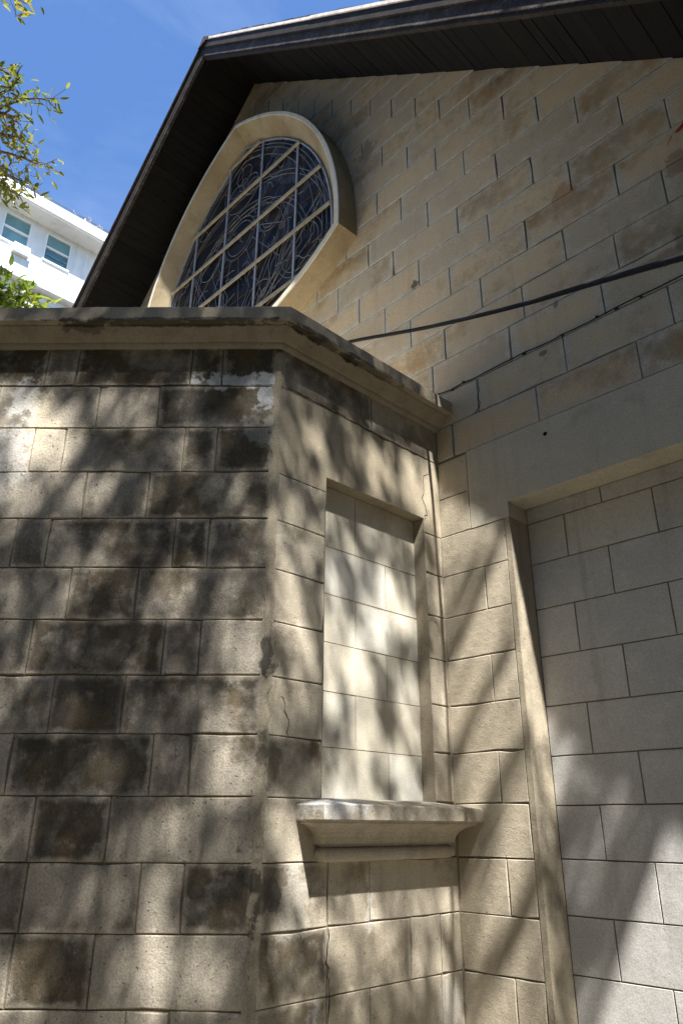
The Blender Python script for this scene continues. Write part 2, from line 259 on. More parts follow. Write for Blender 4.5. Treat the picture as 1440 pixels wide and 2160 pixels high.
M['cable'] = simple('cable_rubber', (0.010, 0.011, 0.012), 0.75, 0.15, 0.4, 40)
M['rust'] = simple('rusty_iron', (0.05, 0.032, 0.022), 0.8, 0.3, 0.4, 60)
M['crack'] = simple('crack_dark', (0.05, 0.042, 0.032), 0.95, 0.1, 0.3, 40)
M['red'] = simple('red_paint', (0.35, 0.03, 0.015), 0.6, 0.3, 0.3, 30)
M['bay_roof'] = simple('bay_roof_membrane', (0.70, 0.64, 0.53), 0.85, 0.2, 0.2, 3)
M['hole'] = simple('hole_dark', (0.02, 0.017, 0.014), 0.9, 0.1)

k = N('stained_glass')
vor = k.t.nodes.new('ShaderNodeTexVoronoi'); k.lk(k.scale(k.P, (1, 1, 1)), vor.inputs['Vector']); vor.inputs['Scale'].default_value = 5.5
sky_sheen = k.attr('sky_sheen'); vc = vor.outputs['Color']; sv = k.sep(vc)
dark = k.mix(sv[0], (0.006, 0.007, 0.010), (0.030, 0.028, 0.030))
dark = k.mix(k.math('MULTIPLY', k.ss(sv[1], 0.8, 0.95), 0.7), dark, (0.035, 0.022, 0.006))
pale = k.mix(sv[1], (0.05, 0.05, 0.065), (0.10, 0.098, 0.115))  # pale lavender base colour standing in for reflected sky
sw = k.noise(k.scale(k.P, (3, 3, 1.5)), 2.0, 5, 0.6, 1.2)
cg = k.mix(k.ss(k.math('ADD', k.math('MULTIPLY', sv[2], 0.6), sky_sheen), 0.72, 0.9), dark, k.mix(k.ss(sw, 0.35, 0.65), pale, [0.03, 0.03, 0.04]))
k.bump(k.noise(k.P, 14, 2, 0.5), 0.25, 0.006)
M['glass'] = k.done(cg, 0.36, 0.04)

# ------------------------------------------------------------------ ground
k = N('ground_concrete'); n = k.noise(k.P, 1.2, 8, 0.65)
M['ground'] = k.done(k.mix(k.ss(n, 0.3, 0.7), (0.14, 0.125, 0.095), (0.09, 0.08, 0.06)), 0.9, 0.2)
tag(mesh('ground', [(-150, -150, 0), (150, -150, 0), (150, 150, 0), (-150, 150, 0)], [(0, 1, 2, 3)], M['ground']), kind='structure')

# ------------------------------------------------------------------ church
XC = -2.82; SL = 0.912
church = tag(empty('church', (0, 0, 0)), 'sandy stone church with dark gabled eaves, leaded window and projecting bay', 'church')

def clip(poly, a, b, c):
    """keep the part of a convex polygon where a*u+b*v<=c"""
    out = []
    for i in range(len(poly)):
        p, q = poly[i], poly[(i + 1) % len(poly)]
        dp, dq = a * p[0] + b * p[1] - c, a * q[0] + b * q[1] - c
        if dp <= 0: out.append(p)
        if dp * dq < 0:
            t = dp / (dp - dq); out.append((p[0] + (q[0] - p[0]) * t, p[1] + (q[1] - p[1]) * t))
    return out
FR = {'W': ((0, 0), 0.0), 'F2': ((0, 0), math.pi / 2), 'F1': ((0, -D), math.pi / 4), 'P': ((0, 0.22), 0.0), 'N': ((-0.10, 0), math.pi / 2)}
def block(name, parent, frame, poly, mat, mold=0.0, gap=0.004, bev=0.004, jit=0.002, depth=0.03, proud=0.0):
    """one stone: convex outline in wall coordinates (u along the wall, z up), irregular arris, own depth"""
    (ox, oy), rz = FR[frame]
    cu = sum(q[0] for q in poly) / len(poly); cv = sum(q[1] for q in poly) / len(poly)
    # shrink by the joint
    pts = []
    n = len(poly)
    for i in range(n):
        p, q = Vector(poly[i]), Vector(poly[(i + 1) % n])
        L = (q - p).length; seg = 1 if L < 0.15 else (2 if L < 0.45 else 3)
        for j in range(seg): pts.append(p + (q - p) * (j / seg))
    c = Vector((cu, cv))
    def shr(p, g):
        u = p.x + (g if p.x < cu else -g); v = p.y + (g if p.y < cv else -g); return Vector((u, v))
    rg = []
    for p in pts:
        a = shr(p, gap + abs(rnd.gauss(0, jit)) + (rnd.uniform(.003, .009) if frame in ('F1', 'F2', 'W') and rnd.random() < .09 else 0))
        rg.append(a)
    vs_ = []; nn = len(rg)
    for a in rg:
        b = shr(a, bev); vs_.append((b.x - cu, -proud + rnd.gauss(0, 0.0006), b.y - cv))
    for a in rg: vs_.append((a.x - cu, bev - proud, a.y - cv))
    for a in rg: vs_.append((a.x - cu, depth, a.y - cv))
    fs = [tuple(range(nn))]
    for i in range(nn):
        j = (i + 1) % nn
        fs.append((i, nn + i, nn + j, j)); fs.append((nn + i, 2 * nn + i, 2 * nn + j, nn + j))
    o = mesh(name, vs_, fs, mat, parent, (ox + math.cos(rz) * cu, oy + math.sin(rz) * cu, cv), rz)
    us = [q[0] for q in poly]; vz = [q[1] for q in poly]
    o['bw'] = float(max(us) - min(us)); o['bh'] = float(max(vz) - min(vz)); o['mold'] = float(mold); o['grad'] = rnd.uniform(-0.5, 1.1)
    return o
def rect(u0, u1, v0, v1): return [(u0, v0), (u1, v0), (u1, v1), (u0, v1)]

# ---- gable wall: backing behind the joints, then the stones
BK = 0.010
mb = MB()
eav = 7.0; zE = 11.07 - SL * eav
def quad_y(y, pts): mb.add([(x, y, z) for x, z in pts], [tuple(range(len(pts)))])
quad_y(BK, [(XC - eav, 0), (0.585, 0), (0.585, 3.645), (3.4, 3.645), (3.4, 0), (XC + eav, 0), (XC + eav, zE), (XC, 11.07), (XC - eav, zE)])
gable = mb.obj('gable_wall', M['mortar_wall'], church)
rows_z = [4.145, 4.425, 4.715, 5.02, 5.315, 5.605, 5.895, 6.185, 6.475, 6.765, 7.05, 7.34, 7.63, 7.905, 8.18, 8.45, 8.72, 8.99, 9.27, 9.55, 9.83, 10.11, 10.39, 10.67, 11.1]
rows_x = [0.89, 0.41, 0.73, 0.87, 0.52, 0.23, -0.09, -0.38, -0.69, -0.27, -0.57, -0.17, -0.49, -0.77, -0.35, -0.64, -0.93]
# window outline (pointed triangle of three arcs)
def circ3(a, b, c):
    ax, ay = a; bx, by = b; cx, cy = c
    d = 2 * (ax * (by - cy) + bx * (cy - ay) + cx * (ay - by))
    ux = ((ax*ax+ay*ay)*(by-cy)+(bx*bx+by*by)*(cy-ay)+(cx*cx+cy*cy)*(ay-by))/d
    uy = ((ax*ax+ay*ay)*(cx-bx)+(bx*bx+by*by)*(ax-cx)+(cx*cx+cy*cy)*(bx-ax))/d
    return ux, uy, math.hypot(ax - ux, ay - uy)
WX = -2.82
def outline(n=22):
    A, B, Cc = (0, 10.04), (1.97, 6.97), (-1.97, 6.97)
    pts = []
    def arc(p, q, mid):
        ux, uy, r = circ3(p, mid, q)
        a0 = math.atan2(p[1] - uy, p[0] - ux); a1 = math.atan2(q[1] - uy, q[0] - ux)
        if a1 > a0: a1 -= 2 * math.pi
        for i in range(n): 
            t = a0 + (a1 - a0) * i / n; pts.append((ux + r * math.cos(t), uy + r * math.sin(t)))
    arc(A, B, (1.32, 9.04)); arc(B, Cc, (0, 6.30)); arc(Cc, A, (-1.32, 9.04))
    return pts
OUT = outline()
def scaled(f, zc=8.4): return [(x * f, zc + (z - zc) * f) for x, z in OUT]
GL = scaled(0.842)
def inside(px, pz, poly):
    c = False
    for i in range(len(poly)):
        x0, z0 = poly[i]; x1, z1 = poly[i - 1]
        if (z0 > pz) != (z1 > pz) and px < (x1 - x0) * (pz - z0) / (z1 - z0) + x0: c = not c
    return c
MID = scaled(0.92)
cnt = 0
for r in range(len(rows_z) - 1):
    z0, z1 = rows_z[r], rows_z[r + 1]
    x0 = rows_x[r] if r < len(rows_x) else rows_x[-1] - 0.305 * (r - len(rows_x) + 1)
    st = 0.7275
    left = np.interp(z1, [4.6, 5.8, 6.4, 8.6, 11], [0.0, -1.0, -1.75, -5.3, -5.6]) - 0.5
    xs = sorted(x0 + st * i for i in range(-14, 8))
    for i in range(len(xs) - 1):
        a, b = xs[i], xs[i + 1]
        if b < left or a > 3.0: continue
        if r < 2 and b < 0: continue
        if r < 2 and a < 0: a = 0.0
        pl = rect(a, b, z0, z1)
        pl = clip(pl, SL, 1, 11.06 + SL * XC); 
        if len(pl) >= 3: pl = clip(pl, -SL, 1, 11.06 - SL * XC)
        if len(pl) < 3: continue
        if all(inside(q[0] - WX, q[1], MID) for q in pl): continue
        us = [q[0] for q in pl]; vz = [q[1] for q in pl]
        if max(us) - min(us) < 0.06 or max(vz) - min(vz) < 0.05: continue
        block('wall_block', gable, 'W', pl, M['wall'], mold=rnd.choice([0, .1, .2, .3, .45, .6]), gap=0.0022, jit=0.0015, bev=0.004, proud=rnd.uniform(-0.001, 0.002)); cnt += 1
print('wall blocks', cnt)
# pier between bay corner and doorway
G3 = [1.7306 + 0.3 * k for k in range(-6, 9)]     # course lines shared by bay and pier
def rowz(k): return 1.7306 + 0.3 * k, 1.7306 + 0.3 * (k + 1)
JX = 0.545
for kk in range(-5, 8):
    z0, z1 = rowz(kk); z1 = min(z1, 4.145)
    if kk >= 6:
        block('wall_block', gable, 'W', rect(0.0, 0.27, z0, z1), M['pier'], mold=0.1, gap=0.002)
    elif kk % 2 == 0:
        block('wall_block', gable, 'W', rect(0.0, 0.355, z0, z1), M['pier'], mold=rnd.uniform(0, .25), gap=0.0012)
        block('wall_block', gable, 'W', rect(0.355, JX, z0, z1), M['pier'], mold=rnd.uniform(0, .35), gap=0.0012)
    else:
        block('wall_block', gable, 'W', rect(0.0, JX, z0, z1), M['pier'], mold=rnd.uniform(0, .25), gap=0.0012)
# plain lintel round the head of the blocked doorway
lt = MB(); zl = 3.5306
pts = [(0.27, zl + .002), (0.585, zl + .002), (0.585, 3.645), (3.4, 3.645), (3.4, 4.142), (0.27, 4.142)]
nn = len(pts); lt.add([(x + (0.003 if i in (0, 5) else 0), -0.001, z) for i, (x, z) in enumerate(pts)] + [(x, 0.228 if i in (1, 2, 3) else 0.03, z) for i, (x, z) in enumerate(pts)],
       [tuple(range(nn))] + [(i, nn + i, nn + (i + 1) % nn, (i + 1) % nn) for i in range(nn)])
lt.obj('lintel', M['lintel'], gable)
js = MB(); js.box((JX + .002, -0.0015, 0.0), (0.585, 0.22, zl - .001)); js.obj('jamb', M['strip'], gable)
# blocked doorway
mb = MB(); mb.box((0.55, 0.228, 0), (3.45, 0.30, 3.70)); portal = mb.obj('blocked_doorway', M['mortar_infill'], church)
zr = [0.0, 0.262, 0.556, 0.852, 1.14, 1.43, 1.718, 1.998, 2.296, 2.607, 2.92, 3.233, 3.53, 3.645]
for i in range(len(zr) - 1):
    js_ = [0.866, 1.467, 2.068, 2.67, 3.27] if (len(zr) - 2 - i) % 2 == 1 else [1.14, 1.745, 2.35, 2.95]
    xs = [0.585] + js_ + [3.4]
    for a, b in zip(xs[:-1], xs[1:]):
        if a > 2.6: continue
        block('infill_block', portal, 'P', rect(a, b, zr[i], zr[i + 1]), M['infill'], gap=0.003, jit=0.0008, bev=0.002, depth=0.012, proud=rnd.uniform(0, 0.001))

# ---- bay: plan polygon, backing, stones
BAYP = [(0, 0), (0, -D), (-1.62, -D - 1.62), (2 * XC + 1.62, -D - 1.62), (2 * XC, -D), (2 * XC, 0)]
mb = MB()
def strip(poly, z0, z1):
    for (xa, ya), (xb, yb) in zip(poly[:-1], poly[1:]):
        mb.add([(xa, ya, z0), (xb, yb, z0), (xb, yb, z1), (xa, ya, z1)], [(0, 3, 2, 1)])
def inset(poly, d):
    out = []
    for i, (x, y) in enumerate(poly):
        ns = []
        for (a, b) in ((i - 1, i), (i, i + 1)):
            if a < 0 or b >= len(poly): continue
            dx, dy = poly[b][0] - poly[a][0], poly[b][1] - poly[a][1]; L = math.hypot(dx, dy); ns.append((-dy / L * -1, dx / L * -1))
        # outward normal for this orientation is (-dy, dx) rotated; fixed by sign below
        if len(ns) == 1: nx, ny = ns[0]; out.append((x - nx * d * -1 * -1, y - ny * d * -1 * -1))
        else:
            nx, ny = ns[0][0] + ns[1][0], ns[0][1] + ns[1][1]; q = 1 + ns[0][0] * ns[1][0] + ns[0][1] * ns[1][1]
            out.append((x - nx * d / q, y - ny * d / q))
    return out
def offset_poly(poly, d):
    """offset outward by d (poly runs from wall, outwards and round)"""
    a = inset(poly, 1.0)
    # choose sign so that the first edge (x=0) moves to +x
    s = 1.0 if a[0][0] > poly[0][0] else -1.0
    return inset(poly, d * s)
back = offset_poly(BAYP, -BK)
strip(back[1:], 0, 4.42)
NY0, NY1, NZ0, NZ1 = -1.145, -0.19, 1.735, 3.635
def f2q(x, y0, y1, z0, z1): mb.add([(x, y0, z0), (x, y1, z0), (x, y1, z1), (x, y0, z1)], [(0, 1, 2, 3)])
f2q(-BK, -D, NY0, 0, 4.42); f2q(-BK, NY1, 0, 0, 4.42); f2q(-BK, NY0, NY1, 0, NZ0); f2q(-BK, NY0, NY1, NZ1, 4.42)
f2q(-0.108, NY0 - .05, NY1 + .05, NZ0 - .05, NZ1 + .05)
bay = mb.obj('bay_wall', M['mortar'], church)
mb = MB(); inn = offset_poly(BAYP, -0.02)
mb.add([(x, y, 4.56) for x, y in inn], [tuple(range(len(inn)))]); mb.obj('bay_roof', M['bay_roof'], church)
CS = 0.022   # plaster strip at the corner
mold_even = {7: [.9, .35, .25, .2], 5: [.8, .35, .4, .4], 3: [.55, .75, .3, .4], 1: [.62, 1.0, .5, .4], -1: [.42, 1.0, .4, .4], -3: [.15, .95, .5, .4], -5: [.5, .5, .5, .5]}
mold_odd = {8: [.95, .8, .9, .45, .8], 6: [1.0, .7, .35, .12, .1], 4: [.8, .9, .7, .5, .4], 2: [.15, .5, .9, .5, .4], 0: [.5, .65, .8, .3, .3], -2: [1.0, .2, .4, .55, .4], -4: [.4, .4, .3, .4, .4]}
for kk in range(-5, 9):
    z0, z1 = rowz(kk); z1 = min(z1, 4.43)
    if kk % 2 == 0:
        ss_ = [CS, .365, .562, 1.285, 1.48, 2.29]; ml = mold_odd[kk]
    else:
        ss_ = [CS, .742, 1.118, 1.75, 2.29]; ml = mold_even[kk]
    if kk == -2: ss_ = [CS, .350, .560, 1.106, 1.48, 2.29]
    for i in range(len(ss_) - 1):
        block('bay_block', bay, 'F1', rect(-ss_[i + 1], -ss_[i], z0, z1), M['bay'], mold=ml[i], gap=0.0010, jit=0.0026, bev=0.005, proud=rnd.uniform(-0.001, 0.003))
# corner strip, both sides of the arris
cs = MB()
ring = [f1p(0.036, 0), f1p(0.014, 0), (0.0012, -D + 0.004, 0), (0.0012, -D + 0.030, 0)]
c_in = (-0.06, -D + 0.03, 0)
zs = [0.0] + [0.35 + 0.051 * i for i in range(80)]
vs_ = []
for z in zs:
    for i, q in enumerate(ring):
        pr = 0.0036 if i in (1, 2) else 0.0008
        if i == 0: sh = max(-0.012, rnd.gauss(0, 0.009)); q = (q[0] - sh / R2, q[1] - sh / R2)
        if i == 3: sh = max(-0.014, rnd.gauss(0, 0.008)); q = (q[0], q[1] + sh)
        pr += rnd.gauss(0, 0.0006)
        nx, ny = (pr / R2, -pr / R2) if i < 2 else (pr, 0)
        vs_.append((q[0] + nx, q[1] + ny, z))
fs = []
for j in range(len(zs) - 1):
    for i in range(3): fs.append((j*4+i, j*4+i+1, (j+1)*4+i+1, (j+1)*4+i))
cs.add(vs_, fs); cs.obj('corner_strip', M['strip'], bay)
# side face stones
for kk in range(-5, 9):
    z0, z1 = rowz(kk); z1 = min(z1, 4.43)
    y0, y1 = -D + CS, NY0
    if kk == 8:
        block('bay_block', bay, 'F2', rect(y0, -0.72, z0, z1), M['bay_side'], mold=.75, gap=.002)
        block('bay_block', bay, 'F2', rect(-0.72, 0, z0, z1), M['bay_side'], mold=.6, gap=.002)
    elif kk in (6, 7): pass
    elif kk >= 0:
        block('bay_block', bay, 'F2', rect(y0, y1 - (0.0 if kk % 2 else 0.0), z0, z1), M['bay_side'], mold=[.55, .3, .35, .3, .5, .35][kk % 6], gap=.0012)
        zz0 = max(z0, 1.74)
        block('bay_block', bay, 'F2', rect(NY1, 0, zz0, z1), M['bay_side'], mold=.05, gap=.002)
    else:
        js_ = {-1: [-1.10, -0.5], -2: [-1.09, -0.78], -3: [-1.09, -0.455, -0.19], -4: [-1.09, -0.784, -0.2], -5: [-1.09, -.5]}[kk]
        ys = [y0] + js_ + [0]
        for i, (a, b) in enumerate(zip(ys[:-1], ys[1:])):
            block('bay_block', bay, 'F2', rect(a, b, z0, z1), M['bay_side'], mold=(.75 if kk < -1 else .35) if i == 0 else rnd.uniform(.15, .35), gap=.0012)
MB().box((-.012, -.0035, 0), (.0035, .012, 4.40)).obj('corner_fillet', M['strip'], bay)
# stucco panel above the niche (fills two courses)
pn = MB(); zz = rowz(6)[0]; zt = rowz(8)[0] - .003
pts = [(-D + CS, zz + .003), (NY0, zz + .003), (NY0, NZ1), (NY1, NZ1), (NY1, zz + .003), (-.001, zz + .003), (-.001, zt), (-D + CS, zt)]
nn = len(pts)
pn.add([(0.0008, y, z) for y, z in pts] + [((-0.10 if 1 <= i <= 4 else -0.03), y, z) for i, (y, z) in enumerate(pts)],
       [tuple(range(nn))] + [(i, nn + i, nn + (i + 1) % nn, (i + 1) % nn) for i in range(nn)])
pn.obj('niche_panel', M['panel'], bay)
for a_, b_ in ((NY1, NY1 + 0.004), (NY0 - 0.004, NY0)):
    MB().box((-0.10, a_, NZ0), (0.0006, b_, zz)).obj('niche_reveal', M['strip'], bay)
nz = [1.735, 2.011, 2.323, 2.613, 2.912, 3.223, 3.635]
for i in range(6):
    js_ = [-0.785] if i % 2 == 1 else [-0.50]
    ys = [NY0 - .02] + js_ + [NY1 + .02]
    for a, b in zip(ys[:-1], ys[1:]):
        block('niche_block', bay, 'N', rect(a, b, nz[i], nz[i + 1]), M['niche'], mold=rnd.uniform(0, .3), gap=.0015, jit=.0006, bev=.0015, depth=.008)

# ---- cornice, swept round the bay
prof = [(0.0, 4.405), (0.012, 4.405), (0.022, 4.412), (0.030, 4.425), (0.032, 4.437), (0.040, 4.440), (0.050, 4.446), (0.066, 4.460), (0.085, 4.478), (0.105, 4.497), (0.112, 4.505), (0.112, 4.512),
        (0.150, 4.514), (0.150, 4.507), (0.170, 4.507), (0.172, 4.600), (0.166, 4.608), (-0.30, 4.625)]
mb = MB(); rings = [offset_poly(BAYP, p) for p, z in prof]
# subdivide along the path, with slight wear
path_t = []
for e in range(len(BAYP) - 1):
    n = 14 if e < 2 else 3
    for i in range(n): path_t.append((e, i / n))
path_t.append((len(BAYP) - 2, 1.0))
vs_ = []
for (e, t) in path_t:
    for (p_, z_), rg in zip(prof, rings):
        a, b = rg[e], rg[e + 1]; w = rnd.gauss(0, 0.0012) if 0 < t < 1 and p_ > 0 else 0
        vs_.append((a[0] + (b[0] - a[0]) * t + w, a[1] + (b[1] - a[1]) * t, z_ + w))
npf = len(prof); fs = []
for j in range(len(path_t) - 1):
    for i in range(npf - 1): fs.append((j*npf+i, (j+1)*npf+i, (j+1)*npf+i+1, j*npf+i+1))
mb.add(vs_, fs); mb.obj('cornice', M['cornice'], church)

# ---- shelf under the niche
sp = [(0.0, 1.738), (0.208, 1.703), (0.212, 1.698), (0.212, 1.630), (0.206, 1.622), (0.190, 1.622), (0.188, 1.612), (0.160, 1.604), (0.130, 1.590), (0.106, 1.570), (0.092, 1.548), (0.086, 1.525), (0.085, 1.512),
      (0.060, 1.510), (0.060, 1.503)] + [(0.045 + 0.038 * math.cos(t), 1.465 + 0.038 * math.sin(t)) for t in [math.radians(a) for a in range(70, -100, -20)]] + [(0.02, 1.427), (0.0, 1.425)]
YL, YR = -1.11, -0.212
def ush(p, z): return [(-0.02, YL - p, z), (p, YL - p, z), (p, min(YR + p, -0.0005), z), (-0.02, min(YR + p, -0.0005), z)]
def sweep(pr, name, mat):
    m_ = MB(); vs_ = []
    for p, z in pr: vs_ += ush(p, z)
    fs = []
    for i in range(len(pr) - 1):
        for q in range(3): fs.append((i*4+q, i*4+q+1, (i+1)*4+q+1, (i+1)*4+q))
    m_.add(vs_, fs); return m_
shelf = sweep(sp[:6], 'shelf', M['shelf']).obj('shelf', M['shelf'], church)
sweep(sp[5:13], 'cove', M['shelf']).obj('cove', M['shelf'], shelf, smooth=False)
sweep(sp[13:], 'roll', M['shelf']).obj('roll_moulding', M['shelf'], shelf)

# ---- leaded window
win = empty('leaded_window', (WX, 0, 0)); win.parent = church
def ring_mesh(name, curves, mat):
    """loft between closed outlines [(pts, y), ...]"""
    n = len(curves[0][0]); vs_ = []; fs = []
    for pts, y in curves: vs_ += [(x, y, z) for x, z in pts]
    for c in range(len(curves) - 1):
        for i in range(n):
            j = (i + 1) % n; fs.append((c*n+i, c*n+j, (c+1)*n+j, (c+1)*n+i))
    return mesh(name, vs_, fs, mat, win)
rim_in = scaled(0.962)
ring_mesh('surround', [(OUT, 0.02), (scaled(1.0), -0.15), (scaled(0.998), -0.243)], M['surround'])
ring_mesh('rim', [(scaled(0.998), -0.243), (scaled(0.994), -0.250), (scaled(0.966), -0.250), (rim_in, -0.245)], M['rim'])
ring_mesh('splay', [(rim_in, -0.245), (scaled(0.925), -0.16), (scaled(0.86), -0.035), (GL, -0.028)], M['surround'])
ring_mesh('glazing_frame', [(scaled(0.848), -0.030), (scaled(0.846), -0.052), (scaled(0.836), -0.052), (scaled(0.834), -0.02)], M['bar_metal'])
vb = [-1.72, -1.03, -0.34, 0.35, 1.04, 1.73]; vb = [v + 0.03 for v in vb]
hb = [6.92, 7.605, 8.26, 8.94, 9.62]
xs = [-2.2] + vb + [2.2]; zs_ = [6.2] + hb + [10.2]
for i in range(len(xs) - 1):
    for j in range(len(zs_) - 1):
        poly = [(x, z) for x, z in scaled(0.838)]
        poly = clip(poly, 1, 0, xs[i + 1]); poly = clip(poly, -1, 0, -xs[i]) if len(poly) > 2 else []
        poly = clip(poly, 0, 1, zs_[j + 1]) if len(poly) > 2 else []; poly = clip(poly, 0, -1, -zs_[j]) if len(poly) > 2 else []
        if len(poly) < 3: continue
        cx = sum(p[0] for p in poly) / len(poly); cz = sum(p[1] for p in poly) / len(poly)
        tl = rnd.gauss(0, 0.012); tl2 = rnd.gauss(0, 0.012)
        vs_ = [(x, -0.036 + (x - cx) * tl * 0.3 + (z - cz) * tl2 * 0.3, z) for x, z in poly]; n = len(vs_)
        vs_ += [(x, y + 0.006, z) for x, y, z in vs_]
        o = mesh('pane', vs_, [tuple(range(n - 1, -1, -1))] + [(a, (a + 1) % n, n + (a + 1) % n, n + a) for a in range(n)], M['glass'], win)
        o['sky_sheen'] = 0.55 if (cx > 0.1 and cz > 7.6 and cz < 9.4) else (0.25 if cx > -0.6 and cz > 7.2 else 0.0)  # right-hand panes paler: sky reflection put into the glass colour
def span_v(x, poly):
    zz = []
    for i in range(len(poly)):
        (x0, z0), (x1, z1) = poly[i - 1], poly[i]
        if (x0 > x) != (x1 > x): zz.append(z0 + (z1 - z0) * (x - x0) / (x1 - x0))
    return (min(zz), max(zz)) if len(zz) >= 2 else None
def span_h(z, poly):
    r = span_v(z, [(b, a) for a, b in poly]); return r
for x in vb:
    s = span_v(x, GL)
    if s: MB().box((x - 0.013, -0.062, s[0]), (x + 0.013, -0.044, s[1])).obj('vertical_bar', M['bar_metal'], win)
for z in hb:
    s = span_h(z, GL)
    if s:
        mb = MB(); mb.box((s[0], -0.080, z - 0.019), (s[1], -0.064, z + 0.019)); mb.box((s[0], -0.064, z - 0.005), (s[1], -0.05, z + 0.005)); mb.obj('horizontal_bar', M['bar_cream'], win)
for z in [(a + b) / 2 + 0.02 for a, b in zip(hb[:-1], hb[1:])] :
    s = span_h(z, GL)
    if s: MB().box((s[0], -0.047, z - 0.006), (s[1], -0.040, z + 0.006)).obj('saddle_bar', M['rust'], win)
# lead lines
lead = MB()
LG = scaled(0.832)
def came(pts, w=0.0055, y=-0.0455, closed=False):
    pts = list(pts)
    if closed: pts.append(pts[0])
    for (x0, z0), (x1, z1) in zip(pts[:-1], pts[1:]):
        if not (inside(x0, z0, LG) and inside(x1, z1, LG)): continue
        L = math.hypot(x1 - x0, z1 - z0)
        if L < 1e-4: continue
        nx, nz_ = -(z1 - z0) / L * w, (x1 - x0) / L * w
        e = 0.15 * w / L; ex, ez = (x1 - x0) * e, (z1 - z0) * e
        lead.add([(x0 - ex + nx, y, z0 - ez + nz_), (x0 - ex - nx, y, z0 - ez - nz_), (x1 + ex - nx, y, z1 + ez - nz_), (x1 + ex + nx, y, z1 + ez + nz_),
                  (x0 - ex, y - 0.004, z0 - ez), (x1 + ex, y - 0.004, z1 + ez)], [(0, 4, 5, 3), (4, 1, 2, 5)])
def cir(cx, cz, r, a0=0, a1=360, n=26): return [(cx + r * math.cos(math.radians(a0 + (a1 - a0) * i / n)), cz + r * math.sin(math.radians(a0 + (a1 - a0) * i / n))) for i in range(n + 1)]
def wig(p, q, n=9, a=0.03):
    return [(p[0] + (q[0] - p[0]) * i / n + rnd.gauss(0, a), p[1] + (q[1] - p[1]) * i / n + rnd.gauss(0, a)) for i in range(n + 1)]
for f in (0.80, 0.765, 0.70): came(scaled(f), closed=True)
B1, B2 = scaled(0.835), scaled(0.765)
for i in range(0, len(B1), 3): came([B1[i], B2[i]])
for a in (90, 210, 330):     # trefoil in the head
    came(cir(0.0 + 0.17 * math.cos(math.radians(a)), 9.13 + 0.17 * math.sin(math.radians(a)), 0.15), 0.007, closed=True)
came(cir(0, 9.13, 0.09), closed=True); came(cir(0, 9.12, 0.40), closed=True)
for (cx, cz, r) in [(0, 7.75, .95), (0, 7.75, .88), (0, 8.25, .30), (0, 8.25, .24), (-1.15, 7.35, .36), (-1.15, 7.35, .30), (1.15, 7.35, .36), (1.15, 7.35, .30), (-.62, 8.2, .22), (.62, 8.2, .22), (.62, 8.2, .17), (-.45, 7.05, .25), (.45, 7.05, .25)]:
    came(cir(cx, cz, r), closed=True)
for r in (1.25, 1.31, 1.6, 1.66): came(cir(0, 7.3, r, 10, 170, 40))
for a in range(0, 360, 30): came([(0.30 * math.cos(math.radians(a)), 8.25 + 0.30 * math.sin(math.radians(a))), (0.9 * math.cos(math.radians(a + 6)), 7.8 + 0.9 * math.sin(math.radians(a + 6)))])
for s in (-1, 1):
    for t in range(7): came([(s * 0.35, 7.0 + t * 0.06), (s * (1.0 + 0.05 * t), 8.2 + t * 0.1)]) if t % 3 == 0 else came(wig((s * 0.1 * t, 6.8), (s * (0.25 + 0.14 * t), 8.1 - 0.05 * t)))
    came([(s * 0.2, 6.75), (s * 1.45, 7.9)], 0.009); came([(s * 0.28, 6.72), (s * 1.52, 7.84)], 0.009)
    for t in range(5): came(wig((s * (0.5 + 0.2 * t), 6.9 + .1 * t), (s * (0.75 + 0.17 * t), 7.6 + .05 * t), 8, .02))
for i in range(70):
    x = rnd.uniform(-1.6, 1.6); z = rnd.uniform(6.7, 9.5)
    if i % 3 == 0: came(cir(x, z, rnd.uniform(.05, .16), rnd.uniform(0, 360), rnd.uniform(100, 500), 10))
    else:
        a = rnd.uniform(0, 6.28); L = rnd.uniform(.12, .4); came(wig((x, z), (x + L * math.cos(a), z + L * math.sin(a)), 5, .018))
lo = lead.obj('lead_cames', M['lead'], win); lo['kind'] = 'stuff'

